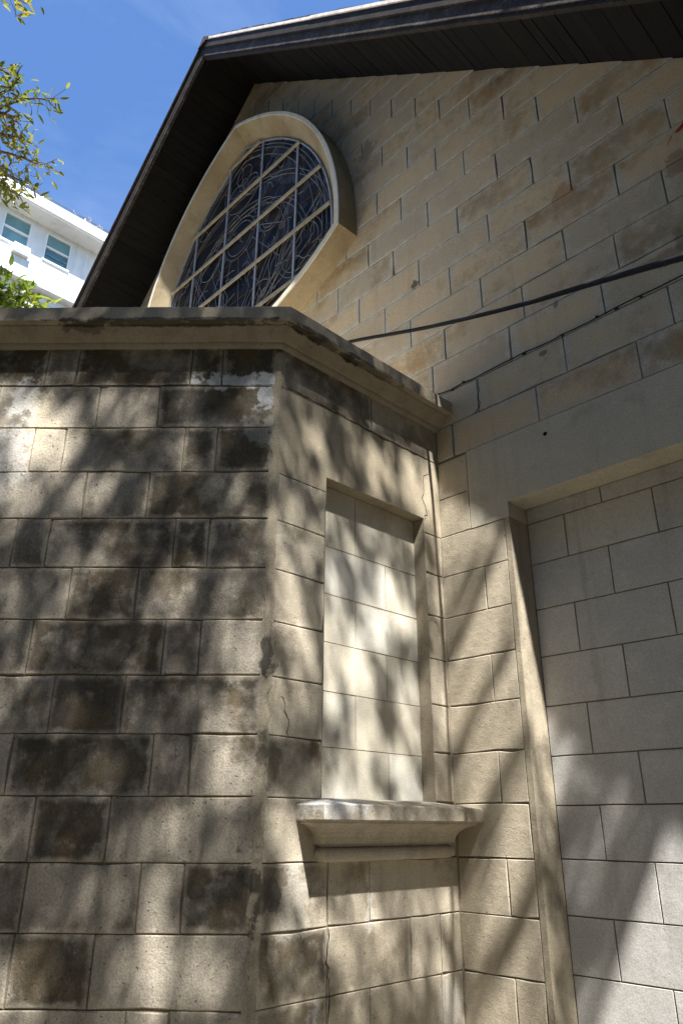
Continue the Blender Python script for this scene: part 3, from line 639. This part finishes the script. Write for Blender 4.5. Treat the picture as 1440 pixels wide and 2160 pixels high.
# ---- roof
roof = empty('roof', (XC, 0, 0)); roof.parent = church
YF = -0.80
for sgn in (1, -1):
    sl_ = SL if sgn > 0 else 0.935
    ang = math.atan(sl_); ca, sa = math.cos(ang), math.sin(ang)
    dd = Vector((sgn * ca, 0, -sa)); nn_ = Vector((sgn * sa, 0, ca))
    Z0 = 11.07; Lr = 9.6
    def q(t, n, y): v = Vector((0, y, Z0)) + dd * t + nn_ * n; return (v.x, v.y, v.z)
    # t where the piece meets the ridge plane x=0 for height n: t0 = -n*tan
    def bar(name, t0, t1, n0, n1, y0, y1, mat, mitre=True, parent=roof, segs=1, jit=0):
        f = lambda n: (-n * sa / ca) if mitre else 0.0
        vs_ = []; fs = []
        for i in range(segs + 1):
            t = i / segs; w = rnd.gauss(0, jit) if 0 < i < segs else 0
            for n_, y_ in ((n0 + w, y0), (n1, y0), (n1, y1), (n0 + w, y1)):
                a = t0 + f(n_) if t0 < 0.01 else t0
                vs_.append(q(a + (t1 - a) * t, n_, y_))
        for i in range(segs):
            for k_ in range(4): fs.append((i*4+k_, i*4+(k_+1) % 4, (i+1)*4+(k_+1) % 4, (i+1)*4+k_))
        fs += [(0, 3, 2, 1), (segs*4, segs*4+1, segs*4+2, segs*4+3)]
        return mesh(name, vs_, fs, mat, parent)
    sgn_n = 'roof_slope'
    slope = bar(sgn_n, 0, Lr, 0.012, 0.045, YF + 0.03, 9.0, M['shingle'])
    # soffit boards running out from the wall, individually set
    t = 0.02
    while t < 7.6:
        w = rnd.choice([.12, .12, .125, .18, .24])
        bar('soffit_board', t, t + w - rnd.choice([.004, .006, .012]), -0.008 + rnd.gauss(0, .0012), 0.011, YF + 0.04, 0.12, M['soffit'], mitre=False); t += w
    # rake boards
    if sgn > 0:
        bar('fascia_board', 0, Lr, -0.180, -0.070, YF - 0.005, YF + 0.035, M['fascia'], segs=40, jit=0.002)
        bar('rake_board', 0, Lr, -0.070, 0.030, YF - 0.028, YF + 0.035, M['fascia_dark'])
        bar('rake_lip', 0, Lr, -0.215, -0.181, YF + 0.006, YF + 0.045, M['fascia_dark'], segs=30, jit=0.002)
    else:
        bar('fascia_board', 0, Lr, -0.125, -0.085, YF - 0.005, YF + 0.035, M['fascia'], segs=40, jit=0.002)
        bar('rake_board', 0, Lr, -0.085, 0.030, YF - 0.010, YF + 0.035, M['fascia_dark'])
    e = 2.9
    dm = M['drip'] if sgn > 0 else M['fascia_dark']
    bar('drip_edge', 0, e, 0.031, 0.062, YF - 0.040, YF + 0.10, dm); bar('drip_edge', e - .05, Lr, 0.034, 0.066, YF - 0.043, YF + 0.10, dm, mitre=False)
    t = 0.0; i = 0
    while t < (4.6 if sgn > 0 else 5.0):
        w = rnd.uniform(.13, .17); h = rnd.uniform(.010, .020)
        bar('shingle', t if t > 0 else 0.0, t + w + 0.01, 0.0665, 0.068 + h, YF - 0.036 + rnd.uniform(0, .012), YF + 0.18, M['shingle'], mitre=(t == 0)); t += w
ridge = MB(); ridge.add([(-0.12, YF - .05, 11.03), (0, YF - .05, 11.165), (0.12, YF - .05, 11.03), (-0.12, 9, 11.03), (0, 9, 11.165), (0.12, 9, 11.03)], [(0, 1, 4, 3), (1, 2, 5, 4), (0, 2, 1)])
ridge.obj('ridge_cap', M['shingle'], roof)
# church body behind (side walls)
mb = MB(); mb.box((XC - eav, 0.3, 0), (XC - eav + .3, 9, zE)); mb.box((XC + eav - .3, 0.3, 0), (XC + eav, 9, zE)); mb.obj('side_wall', M['lintel'], church)

# ---- cracks, holes, marks
def ribbon(frame, pts, w, mat, name, parent):
    (ox, oy), rz = FR[frame]; m_ = MB(); vs_ = []; fs = []
    for i, (u, v) in enumerate(pts):
        a = pts[max(i - 1, 0)]; b = pts[min(i + 1, len(pts) - 1)]; L = math.hypot(b[0] - a[0], b[1] - a[1]); nx, nz_ = -(b[1] - a[1]) / L, (b[0] - a[0]) / L
        ww = w * (0.5 + rnd.random()) * (0.3 if i in (0, len(pts) - 1) else 1)
        for s in (-1, 1): vs_.append((u + nx * ww * s, -0.0026, v + nz_ * ww * s))
    for i in range(len(pts) - 1): fs.append((2*i, 2*i+1, 2*i+3, 2*i+2))
    return mesh(name, vs_, fs, mat, parent, (ox, oy, 0), rz)
def rough(pts, n=4, a=0.005):
    out = []
    for p, q_ in zip(pts[:-1], pts[1:]):
        for i in range(n): out.append((p[0] + (q_[0] - p[0]) * i / n + rnd.gauss(0, a), p[1] + (q_[1] - p[1]) * i / n + rnd.gauss(0, a)))
    return out + [pts[-1]]
ribbon('F2', rough([(-0.098, 4.10), (-0.112, 4.015), (-0.18, 3.972), (-0.175, 3.877), (-0.201, 3.792), (-0.162, 3.729), (-0.155, 3.675), (-0.19, 3.617)]), .0025, M['crack'], 'crack', bay)
ribbon('F2', rough([(-1.50, 4.147), (-1.27, 4.14), (-1.0, 4.143), (-0.72, 4.128), (-.4, 4.128), (-.05, 4.13)], 6, .004), .004, M['crack'], 'crack', bay)
ribbon('F2', rough([(-1.44, 2.24), (-1.41, 2.14), (-1.385, 2.03)]), .0018, M['crack'], 'crack', bay)
ribbon('F2', rough([(-1.08, 1.12), (-1.10, .98), (-1.07, .86), (-1.09, .6)]), .003, M['crack'], 'crack', bay)
ribbon('W', rough([(0.43, 4.70), (0.415, 4.58), (0.42, 4.46), (0.36, 4.43)]), .0035, M['crack'], 'crack', gable)
ribbon('F1', rough([(-2.0, 4.125), (-1.5, 4.135), (-1.1, 4.128), (-.75, 4.132), (-.3, 4.13)], 8, .004), .0035, M['crack'], 'crack', bay)
for (x, z, r) in [(0.921, 4.034, .008)]:
    m_ = MB(); n = 12
    vs_ = [(x + r * 1.9 * math.cos(2*math.pi*i/n), -0.002, z + r * 1.9 * math.sin(2*math.pi*i/n)) for i in range(n)] + [(x + r * math.cos(2*math.pi*i/n), -0.005, z + r * math.sin(2*math.pi*i/n)) for i in range(n)] + [(x + r * .8 * math.cos(2*math.pi*i/n), -0.0015, z + r * .8 * math.sin(2*math.pi*i/n)) for i in range(n)]
    m_.add(vs_, [(i, (i+1) % n, n+(i+1) % n, n+i) for i in range(n)] + [(n+i, n+(i+1) % n, 2*n+(i+1) % n, 2*n+i) for i in range(n)] + [tuple(2*n+i for i in range(n))])
    m_.obj('bolt_hole', M['hole'], gable)
m_ = MB(); m_.add([(2.105, -.003, 5.835), (2.135, -.003, 5.822), (2.19, -.003, 5.85), (2.19, -.003, 5.89)], [(0, 1, 2, 3)]); m_.add([(2.045, -.003, 5.775), (2.05, -.003, 5.773), (2.09, -.003, 5.822), (2.083, -.003, 5.826)], [(0, 1, 2, 3)]); m_.obj('red_paint_mark', M['red'], gable)
for i in range(5):   # old anchors left in the wall
    pass

# ------------------------------------------------------------------ cables
cp = [(-1.06, -0.03, 5.74), (-0.79, -0.12, 5.62), (0.14, -0.24, 5.20), (1.11, -0.57, 4.66), (1.80, -0.95, 4.20), (2.38, -1.42, 3.70), (3.0, -2.0, 3.1), (4.2, -3.2, 2.0)]
def spline(pts, n=8):
    out = []; P_ = [Vector(p) for p in pts]
    for i in range(len(P_) - 1):
        p0 = P_[max(i - 1, 0)]; p1 = P_[i]; p2 = P_[i + 1]; p3 = P_[min(i + 2, len(P_) - 1)]
        for k_ in range(n):
            t = k_ / n; out.append(0.5 * ((2 * p1) + (p2 - p0) * t + (2 * p0 - 5 * p1 + 4 * p2 - p3) * t * t + (3 * p1 - p0 - 3 * p2 + p3) * t ** 3))
    return out + [P_[-1]]
mb = MB(); mb.tube(spline(cp), 0.0150, 10)
tag(mb.obj('overhead_cable', M['cable'], smooth=True), 'thick black cable slung from the wall above the bay, across the gable', 'cable')
wx = [0.02, 0.052, 0.168, 0.28, 0.394, 0.52, 0.651, 0.74, 0.833, 0.94, 1.043, 1.09, 1.137, 1.23, 1.332, 1.44, 1.536, 1.665, 1.789, 1.968, 2.2, 2.5, 2.9]
wz = [4.728, 4.73, 4.716, 4.722, 4.715, 4.722, 4.726, 4.724, 4.729, 4.719, 4.715, 4.716, 4.725, 4.719, 4.718, 4.723, 4.728, 4.73, 4.724, 4.726, 4.72, 4.728, 4.722]
wire = empty('wall_wire', (0.02, 0, 4.72)); tag(wire, 'thin black wire clipped along a joint of the gable stonework', 'wire')
mb = MB(); mb.tube([(x - .02, -0.011, z - 4.72) for x, z in zip(wx, wz)], 0.0045, 6); mb.obj('strand', M['cable'], wire)
for x in [0.19, 0.30, 0.83, 0.84, 1.14, 1.53, 1.54, 1.40, 1.70, 2.05]:
    z = float(np.interp(x, wx, wz)); s = rnd.choice([-1, 1])
    mb = MB(); mb.box((x - .02 - .008, -0.018, z - 4.72 - .006 + s * .008), (x - .02 + .008, 0.0, z - 4.72 + .006 + s * .008)); mb.obj('clip', M['rust'], wire)

# ------------------------------------------------------------------ apartment building
S_ = 0.68
def bp(x, y, z): return (CAM.x + (x - CAM.x) * S_, CAM.y + (y - CAM.y) * S_, CAM.z + (z - CAM.z) * S_)
k = N('white_render'); n_ = k.noise(k.scale(k.P, (1.5, 1.5, .25)), 1.6, 6, .65); n2_ = k.noise(k.P, .7, 4, .6)
M['white'] = k.done(k.mix(k.math('MULTIPLY', k.ss(n_, .5, .72), .55), k.mix(k.ss(n2_, .35, .65), (.68, .675, .65), (.60, .595, .575)), (.40, .385, .35)), .8, .2)
M['trim'] = simple('white_trim', (0.74, 0.74, 0.72), 0.5, 0.4, 0.04, 3)
M['teal'] = simple('teal_window_glass', (0.13, 0.25, 0.26), 0.12, 0.5, 0.15, 2)
M['teal2'] = simple('dark_window_glass', (0.07, 0.15, 0.17), 0.10, 0.5, 0.2, 2)
M['rail'] = simple('dark_rail', (0.05, 0.07, 0.11), 0.5, 0.4, 0.2, 4)
ab = empty('apartment_building', (bp(-30, 3, 0)[0], bp(-30, 3, 0)[1], 0)); tag(ab, 'white apartment block with broad eaves and teal windows behind the church', 'apartment block')
def ablk(name, a, b, mat, parent=ab):
    A = bp(*a); B = bp(*b); lo = [min(p, q) for p, q in zip(A, B)]; hi = [max(p, q) for p, q in zip(A, B)]
    if parent is ab: off = ab.location
    else: off = ab.location
    m_ = MB(); m_.box([lo[i] - off[i] for i in range(3)], [hi[i] - off[i] for i in range(3)]); o = m_.obj(name, mat, parent); return o
GZ = 1.6 - 1.6 / S_
wins = [(2.05, 3.32), (3.60, 5.0), (5.83, 7.22), (9.2, 10.6), (11.5, 12.9)]
# wall panels with real window openings
for (zt_, zb_, wt, wb) in [(31.32, 28.29, 31.05, 29.25), (27.08, 23.9, 26.25, 24.4)]:
    prev = -6.0
    for (a, b) in wins + [(14.0, 14.0)]:
        ablk('wall', (-30, prev, zb_), (-34, a, zt_), M['white']); prev = b
        if a < b:
            ablk('wall', (-30, a, zb_), (-34, b, wb), M['white']); ablk('wall', (-30, a, wt), (-34, b, zt_), M['white'])
            w = ablk('window', (-30.12, a, wb), (-30.02, b, wb + .07), M['trim'])
            fw_ = .06
            ablk('window_frame', (-30.12, a, wb + .07), (-29.97, a + fw_, wt), M['trim'], w); ablk('window_frame', (-30.12, b - fw_, wb + .07), (-29.97, b, wt), M['trim'], w)
            ablk('window_frame', (-30.12, a + fw_, wt - .06), (-29.97, b - fw_, wt), M['trim'], w)
            zm = (wt + wb) / 2 + .02
            ablk('meeting_rail', (-30.12, a + fw_, zm - .04), (-29.99, b - fw_, zm + .04), M['trim'], w)
            ablk('pane', (-30.16, a + fw_, zm + .04), (-30.10, b - fw_, wt - .06), M['teal'], w)
            if abs(a - 5.83) < .01:
                ablk('pane', (-30.16, a + fw_, wb + .07), (-30.12, b - fw_, zm - .04), M['teal2'], w); ablk('sash_rail', (-30.12, a + fw_, wb + .45), (-30.06, b - fw_, wb + .50), M['teal'], w)
            else: ablk('pane', (-30.16, a + fw_, wb + .07), (-30.12, b - fw_, zm - .04), M['teal'], w)
            ablk('sill', (-30.02, a - .05, wb - .07), (-29.90, b + .05, wb), M['trim'], w)
ablk('wall', (-30, -6, GZ), (-34, 14, 23.9), M['white'])
ablk('roof_slab', (-28.75, -6.5, 31.32), (-36, 14.5, 31.95), M['white'])
ablk('floor_band', (-29.5, -6.5, 27.08), (-34, 14.5, 28.29), M['white'])
ablk('drip_mould', (-28.80, -6.5, 31.29), (-28.95, 14.5, 31.32), M['trim'])
rl = ablk('railing', (-28.95, -6.5, 32.30), (-29.0, 14.5, 32.35), M['rail'])
for i in range(9):
    y = -4.5 + 2.35 * i
    ablk('railing_post', (-28.95, y, 31.95), (-29.0, y + .05, 32.30), M['trim'], rl)
for o in rl.children: pass
# tangle of dead vine on the railing
vn = MB()
base = Vector(bp(-28.97, 7.6, 31.95))
for i in range(16):
    p = base + Vector((rnd.uniform(-.05, .05), rnd.uniform(-.5, .35), 0)); pts = [p]
    for j in range(4): p = p + Vector((rnd.gauss(0, .05), rnd.gauss(0, .08), rnd.uniform(.02, .12))); pts.append(p)
    vn.tube(pts, .008, 4)
tag(vn.obj('dead_vine', simple('dead_vine', (.35, .32, .28), .9, .1)), 'pale dead vine tangled on the apartment roof railing', 'vine')
ac = empty('air_conditioner', bp(-29.45, 4.55, 28.29)); tag(ac, 'white window air conditioner under the apartment window', 'air conditioner')
def acb(name, a, b, mat):
    m_ = MB(); m_.box(a, b); return m_.obj(name, mat, ac)
acb('casing', (-.35, -.28, 0.0), (.16, .28, .36), M['trim'])
acb('grille_back', (.162, -.2, .05), (.166, .22, .31), simple('grille_dark', (.25, .25, .25), .6))
for i in range(8): acb('grille_slat', (.166, -.2, .06 + i * .03), (.176, .22, .075 + i * .03), M['trim'])

# unseen blocks added behind and beside the photographer to cut the sky light
def sky_blocker(loc, size, label, colr):
    b_ = tag(empty('added_sky_blocker', loc), label, 'building')
    fm = simple('sky_blocker_render', colr, .85, .2, .12, .8); w_, d_, h_ = size
    MB().box((0, 0, 0), (w_, d_, h_)).obj('wall', fm, b_)
    MB().box((-.25, -.25, h_), (w_ + .25, d_ + .25, h_ + .3)).obj('roof_slab', fm, b_)
    for f_ in range(int(h_ // 3.2)):
        for i_ in range(int((d_ if w_ < d_ else w_) // 3)):
            if w_ < d_: MB().box((-.03, 1 + 3 * i_, 1 + 3.2 * f_), (.02, 2.4 + 3 * i_, 2.4 + 3.2 * f_)).obj('window', M['teal2'], b_)
            else: MB().box((1 + 3 * i_, d_ - .02, 1 + 3.2 * f_), (2.4 + 3 * i_, d_ + .03, 2.4 + 3.2 * f_)).obj('window', M['teal2'], b_)
sky_blocker((-14, -24, 0), (30, 12, 15), 'unseen brown block added behind the photographer to cut the sky light', (.22, .17, .12))
sky_blocker((12.5, -11.5, 0), (8, 24, 12.5), 'unseen brown block added beyond the frame on the right to cut the sky light', (.24, .18, .12))
# ------------------------------------------------------------------ trees
M['bark'] = simple('bark', (0.16, 0.13, 0.10), 0.9, 0.1, 0.4, 12, bmp=0.6)
def leafmat(name, a, b, c):
    k = N(name); r = k.noise(k.P, 7.0, 3, 0.6); r2_ = k.noise(k.P, 1.6, 3, .6)
    cc = k.mix(k.ss(r, 0.35, 0.65), a, b); cc = k.mix(k.math('MULTIPLY', k.ss(r2_, 0.45, 0.7), 0.8), cc, c)
    k.lk(cc, k.b.inputs['Base Color']); k.b.inputs['Roughness'].default_value = 0.35; k.b.inputs['Specular IOR Level'].default_value = 0.4
    tr = k.t.nodes.new('ShaderNodeBsdfTranslucent'); k.lk(k.mix(1.0, cc, (1.6, 1.5, 0.6), 'MULTIPLY'), tr.inputs[0])
    mx = k.t.nodes.new('ShaderNodeMixShader'); mx.inputs[0].default_value = 0.42
    k.t.links.new(k.b.outputs[0], mx.inputs[1]); k.t.links.new(tr.outputs[0], mx.inputs[2]); k.t.links.new(mx.outputs[0], k.out.inputs[0]); return k.m
M['leaf'] = leafmat('olive_leaf', (0.11, 0.15, 0.04), (0.17, 0.19, 0.05), (0.27, 0.24, 0.05))
M['leaf_near'] = leafmat('bright_leaf', (0.09, 0.15, 0.03), (0.15, 0.22, 0.04), (0.22, 0.25, 0.05))
M['leaf_far'] = leafmat('canopy_leaf', (0.05, 0.08, 0.02), (0.08, 0.11, 0.03), (0.1, 0.12, 0.03))
def leaves(name, P_, Dr, Ln, Wd, mat, parent, off=(0, 0, 0)):
    """leaf blades: pointed, folded along the midrib, drooping at the tip"""
    P_ = np.asarray(P_, float) - np.asarray(off); Dr = np.asarray(Dr, float); n = len(P_)
    Dr /= np.linalg.norm(Dr, axis=1)[:, None]
    up = nrng.normal(0, 1, (n, 3)) * 0.55 + np.array([0, 0, 1.0])
    sd = np.cross(Dr, up); sd /= np.linalg.norm(sd, axis=1)[:, None] + 1e-9; nm = np.cross(sd, Dr)
    Ln = np.asarray(Ln)[:, None]; Wd = np.asarray(Wd)[:, None]
    prof_ = [(0, 0, 0), (.30, .42, .10), (.34, 0, -.02), (.30, -.42, .10), (.68, .36, .04), (.72, 0, -.10), (.68, -.36, .04), (1.0, 0, -.22)]
    V = np.stack([P_ + Dr * Ln * a + sd * Wd * b + nm * Wd * c * 1.6 for a, b, c in prof_], 1)
    F = np.array([(0, 2, 1), (0, 3, 2), (1, 2, 5), (1, 5, 4), (2, 3, 6), (2, 6, 5), (4, 5, 7), (5, 6, 7)])
    idx = (np.arange(n)[:, None, None] * 8 + F[None]).reshape(-1)
    me = bpy.data.meshes.new(name); me.vertices.add(n * 8); me.vertices.foreach_set('co', V.reshape(-1))
    nf = n * 8; me.loops.add(nf * 3); me.loops.foreach_set('vertex_index', idx.astype(np.int32)); me.polygons.add(nf)
    me.polygons.foreach_set('loop_start', np.arange(0, nf * 3, 3, dtype=np.int32)); me.polygons.foreach_set('use_smooth', np.ones(nf, bool)); me.update(); me.validate()
    me.materials.append(mat); o = bpy.data.objects.new(name, me); col.objects.link(o); o.parent = parent; return o
# near tree at the left whose twigs hang into view
LT = Vector((-2.6, -5.6, 0))
lt_ = tag(empty('leafy_tree', LT), 'olive-green tree with twigs hanging in from the left against the sky', 'tree')
tr_ = MB(); trunk = [(0, 0, 0), (0.05, 0.05, 1.2), (-0.05, 0.1, 2.6), (0.1, 0.25, 4.0), (0.2, 0.5, 5.2)]
tr_.tube(spline(trunk, 5), np.linspace(.20, .10, 21), 10); tr_.obj('trunk', M['bark'], lt_, smooth=True)
BR = {'a': [(-0.89, -3.63, 6.86), (-0.99, -3.47, 7.02), (-1.09, -3.32, 7.18), (-1.08, -3.24, 7.18)],
'b': [(-1.42, -3.39, 6.11), (-1.55, -3.19, 6.51), (-1.54, -3.03, 6.77), (-1.45, -2.91, 6.82), (-1.42, -2.84, 6.83)],
'b2': [(-1.47, -3.28, 6.46), (-1.51, -3.17, 6.69), (-1.49, -3.1, 6.83), (-1.41, -3.11, 6.9), (-1.36, -3.1, 6.93)],
'b3': [(-1.34, -3.36, 6.59), (-1.4, -3.23, 6.79), (-1.45, -3.14, 6.86)],
'b4': [(-1.55, -3.19, 6.51), (-1.65, -3.04, 6.67), (-1.64, -2.95, 6.66)],
'c': [(-1.56, -3.32, 5.96), (-1.72, -3.1, 6.33), (-1.79, -2.88, 6.5), (-1.75, -2.74, 6.5), (-1.71, -2.67, 6.52)],
'c2': [(-1.7, -3.19, 6.08), (-1.85, -2.97, 6.31), (-1.89, -2.78, 6.38), (-1.86, -2.67, 6.38)],
'c3': [(-1.57, -3.24, 6.22), (-1.69, -3.07, 6.5), (-1.71, -2.95, 6.59), (-1.76, -2.85, 6.66)],
'c4': [(-1.73, -3.11, 6.03), (-1.91, -2.93, 6.24), (-1.97, -2.81, 6.3), (-1.95, -2.75, 6.3)],
'd': [(-2.39, -2.87, 5.12), (-2.45, -2.71, 5.52), (-2.47, -2.55, 5.78), (-2.4, -2.48, 5.85)],
'd2': [(-2.48, -2.77, 5.32), (-2.49, -2.55, 5.59), (-2.54, -2.41, 5.8), (-2.48, -2.32, 5.86)],
'd3': [(-2.37, -2.84, 5.5), (-2.42, -2.73, 5.74), (-2.43, -2.65, 5.87)],
'd4': [(-2.49, -2.69, 5.28), (-2.57, -2.45, 5.62), (-2.55, -2.31, 5.76), (-2.49, -2.24, 5.81)],
'd5': [(-2.36, -2.81, 5.32), (-2.4, -2.66, 5.57), (-2.43, -2.53, 5.66)]}
limbs = MB(); up_p, up_d, up_l, up_w = [], [], [], []; nr_p, nr_d, nr_l, nr_w = [], [], [], []
top = Vector((0.2, 0.5, 5.2))
for nme, pts in BR.items():
    near = nme[0] == 'd'
    loc = [Vector(p) - LT for p in pts]
    s0 = spline([top + Vector((rnd.gauss(0, .03), rnd.gauss(0, .03), -.4)), top.lerp(loc[0], .55) + Vector((0, 0, .25 if not near else -.2))] + loc, 5)
    limbs.tube(s0, list(np.linspace(.022, .0025, len(s0))), 5)
    P0, D0, L0, W0 = (nr_p, nr_d, nr_l, nr_w) if near else (up_p, up_d, up_l, up_w)
    seg = s0[10:]
    dense = {'a': 3, 'b': 4, 'b2': 3, 'b3': 4, 'b4': 4, 'c': 4, 'c2': 4, 'c3': 4, 'c4': 4}.get(nme, 7)
    for i in range(len(seg) - 1):
        tfrac = i / (len(seg) - 1)
        if nme == 'b2' and tfrac > .6: continue
        for _ in range(dense if not near else 8):
            p = seg[i].lerp(seg[i + 1], rnd.random()) + Vector((rnd.gauss(0, .055), rnd.gauss(0, .055), rnd.gauss(0, .055)))
            ax = (seg[i + 1] - seg[i]).normalized()
            d = ax * rnd.uniform(.2, 1.1) + Vector((rnd.gauss(0, .6), rnd.gauss(0, .6), rnd.gauss(-.35, .55)))
            if near: d = ax * rnd.uniform(.2, 1.0) + Vector((rnd.gauss(0, .7), rnd.gauss(0, .7), rnd.gauss(.0, .5))); p = p - Vector((0, 0, .09))
            P0.append(p); D0.append(d); L0.append(rnd.uniform(.06, .105) if not near else rnd.uniform(.08, .13)); W0.append(rnd.uniform(.022, .033) if not near else rnd.uniform(.035, .05))
            if rnd.random() < .5: limbs.tube([seg[i], seg[i].lerp(p, .6), p], .0022, 3)
# rest of the crown, outside the picture
for i in range(2600):
    a = rnd.uniform(0, 6.28); r = abs(rnd.gauss(0, .9)); p = Vector((-0.55 + r * math.cos(a), -0.5 + r * math.sin(a), 5.9 + rnd.gauss(0, .75)))
    w = p + LT
    dv = w - CAM; zz_ = dv.dot(fw); px = 720 + 1547.67 * dv.dot(r2) / zz_ if zz_ > 0 else -999
    if px > -70: continue
    up_p.append(p); up_d.append(Vector((rnd.gauss(0, 1), rnd.gauss(0, 1), rnd.gauss(-.3, .6)))); up_l.append(rnd.uniform(.07, .12)); up_w.append(rnd.uniform(.026, .038))
limbs.obj('branches', M['bark'], lt_)
o = leaves('crown', [tuple(p) for p in up_p], [tuple(d) for d in up_d], up_l, up_w, M['leaf'], lt_); o['kind'] = 'stuff'
o = leaves('lower_foliage', [tuple(p) for p in nr_p], [tuple(d) for d in nr_d], nr_l, nr_w, M['leaf_near'], lt_); o['kind'] = 'stuff'

# tall tree behind the photographer, its canopy between the sun and the walls
GU, GV, GS = -3.933, -1.961, 0.05
E1 = np.array([0.43638388, 0.89976058, 0.0]); E2 = np.array([-0.75441731, 0.3658924, 0.54495621]); SN = np.array([SUN.x, SUN.y, SUN.z])
den = np.array([[int(ch) for ch in row] for row in CANOPY], float) / 9.0
TB = Vector((8.6, -7.6, 0))
st_ = tag(empty('shade_tree', TB), 'tall tree beside the photographer whose leaves dapple the bay with shade', 'tree')
tau = np.where(den > 0.05, 4.6 * den ** 2.05, 0.0)
leaf_a = 0.115 * 0.05 * 0.62 * 0.55
lam = tau * GS * GS / leaf_a
cntg = nrng.poisson(lam)
jj, ii = np.nonzero(cntg); rep = cntg[jj, ii]; jj = np.repeat(jj, rep); ii = np.repeat(ii, rep)
U_ = GU + (ii + nrng.uniform(-.5, .5, len(ii))) * GS; V_ = GV + (jj + nrng.uniform(-.5, .5, len(jj))) * GS
# where that sun ray meets the church
o_ = U_[:, None] * E1 + V_[:, None] * E2
t1 = (D - (o_[:, 0] - o_[:, 1])) / (SN[0] - SN[1]); t2 = -o_[:, 0] / SN[0]; t3 = -o_[:, 1] / SN[1]
tw = np.maximum(np.minimum(t1, t2), t3)
kd = nrng.uniform(7.5, 11.0, len(U_)) 
PP = o_ + SN * (tw + kd)[:, None]
dirs = nrng.normal(0, 1, PP.shape) * np.array([1, 1, .7]); 
leaves('crown', PP, dirs, nrng.uniform(.09, .14, len(PP)), nrng.uniform(.04, .06, len(PP)), M['leaf_far'], st_, off=tuple(TB))['kind'] = 'stuff'
print('canopy leaves', len(PP))
# unseen crown added to block sky light, clear of the sunbeams on the church
Q = np.stack([nrng.uniform(-3, 16, 14000), nrng.uniform(-16, -3.5, 14000), nrng.normal(10.5, 1.3, 14000)], 1)
cl = np.sin(Q[:, 0] * 1.3) * np.sin(Q[:, 1] * 1.1 + 1) + np.sin(Q[:, 2] * 1.7 + Q[:, 0])
qu, qv = Q @ E1, Q @ E2
keep = ((qu < GU - .3) | (qu > GU + 102 * GS) | (qv < GV - .2)) & (cl > -.4) & ~((qu > -4.6) & (qv > GV - .2))
dv = Q - np.array(CAM); zf = dv @ np.array(fw); pxx = 720 + 1547.67 * (dv @ np.array(r2)) / np.maximum(zf, .01); pyy = 1080 - 1547.67 * (dv @ np.array(u2)) / np.maximum(zf, .01)
keep &= ~((zf > 0) & (pxx > -150) & (pxx < 1600) & (pyy > -200))
Q = Q[keep]; print('outer leaves', len(Q))
leaves('sky_blocking_crown', Q, nrng.normal(0, 1, Q.shape), nrng.uniform(.22, .34, len(Q)), nrng.uniform(.10, .15, len(Q)), M['leaf_far'], st_, off=tuple(TB))['kind'] = 'stuff'
lb = MB()
def wp(x, y, z, kk): return Vector((x, y, z)) + SUN * kk - TB
tb = [(0, 0, 0), (-0.1, 0.1, 3), (-0.3, 0.3, 5.5), (-0.8, 0.7, 7.2)]
t_ = MB(); t_.tube(spline(tb, 5), np.linspace(.26, .14, 16), 10); t_.obj('trunk', M['bark'], st_, smooth=True)
fork = Vector((-0.8, 0.7, 7.2))
b1 = spline([fork, wp(2.0, -3.9, 0, 8.4), wp(0.2, -2.5, 0, 8.4), wp(*f1p(.82, .5), 8.3), wp(*f1p(.73, 1.25), 8.1), wp(*f1p(.72, 1.75), 8.0), wp(*f1p(.60, 2.3), 8.0)], 6)
lb.tube(b1, np.linspace(.07, .012, len(b1)), 6)
for (A, B_, r) in [((0.45, 0, 3.32), (0.05, 0, 2.62), .022), ((0.55, 0, 2.70), (0.02, 0, 2.0), .02), ((0.62, 0, 2.2), (0.10, 0, 1.5), .024), ((0.68, 0, 1.5), (0.05, 0, .7), .03), ((1.25, .2, 1.75), (0.62, .2, .5), .05)]:
    a = wp(*A, 8.6); b = wp(*B_, 8.3); lb.tube(spline([a, a.lerp(b, .35) + Vector((.03, .02, .03)), a.lerp(b, .7) - Vector((.02, .02, .02)), b], 5), np.linspace(r, r * .6, 16), 6)
lb.obj('branches', M['bark'], st_)
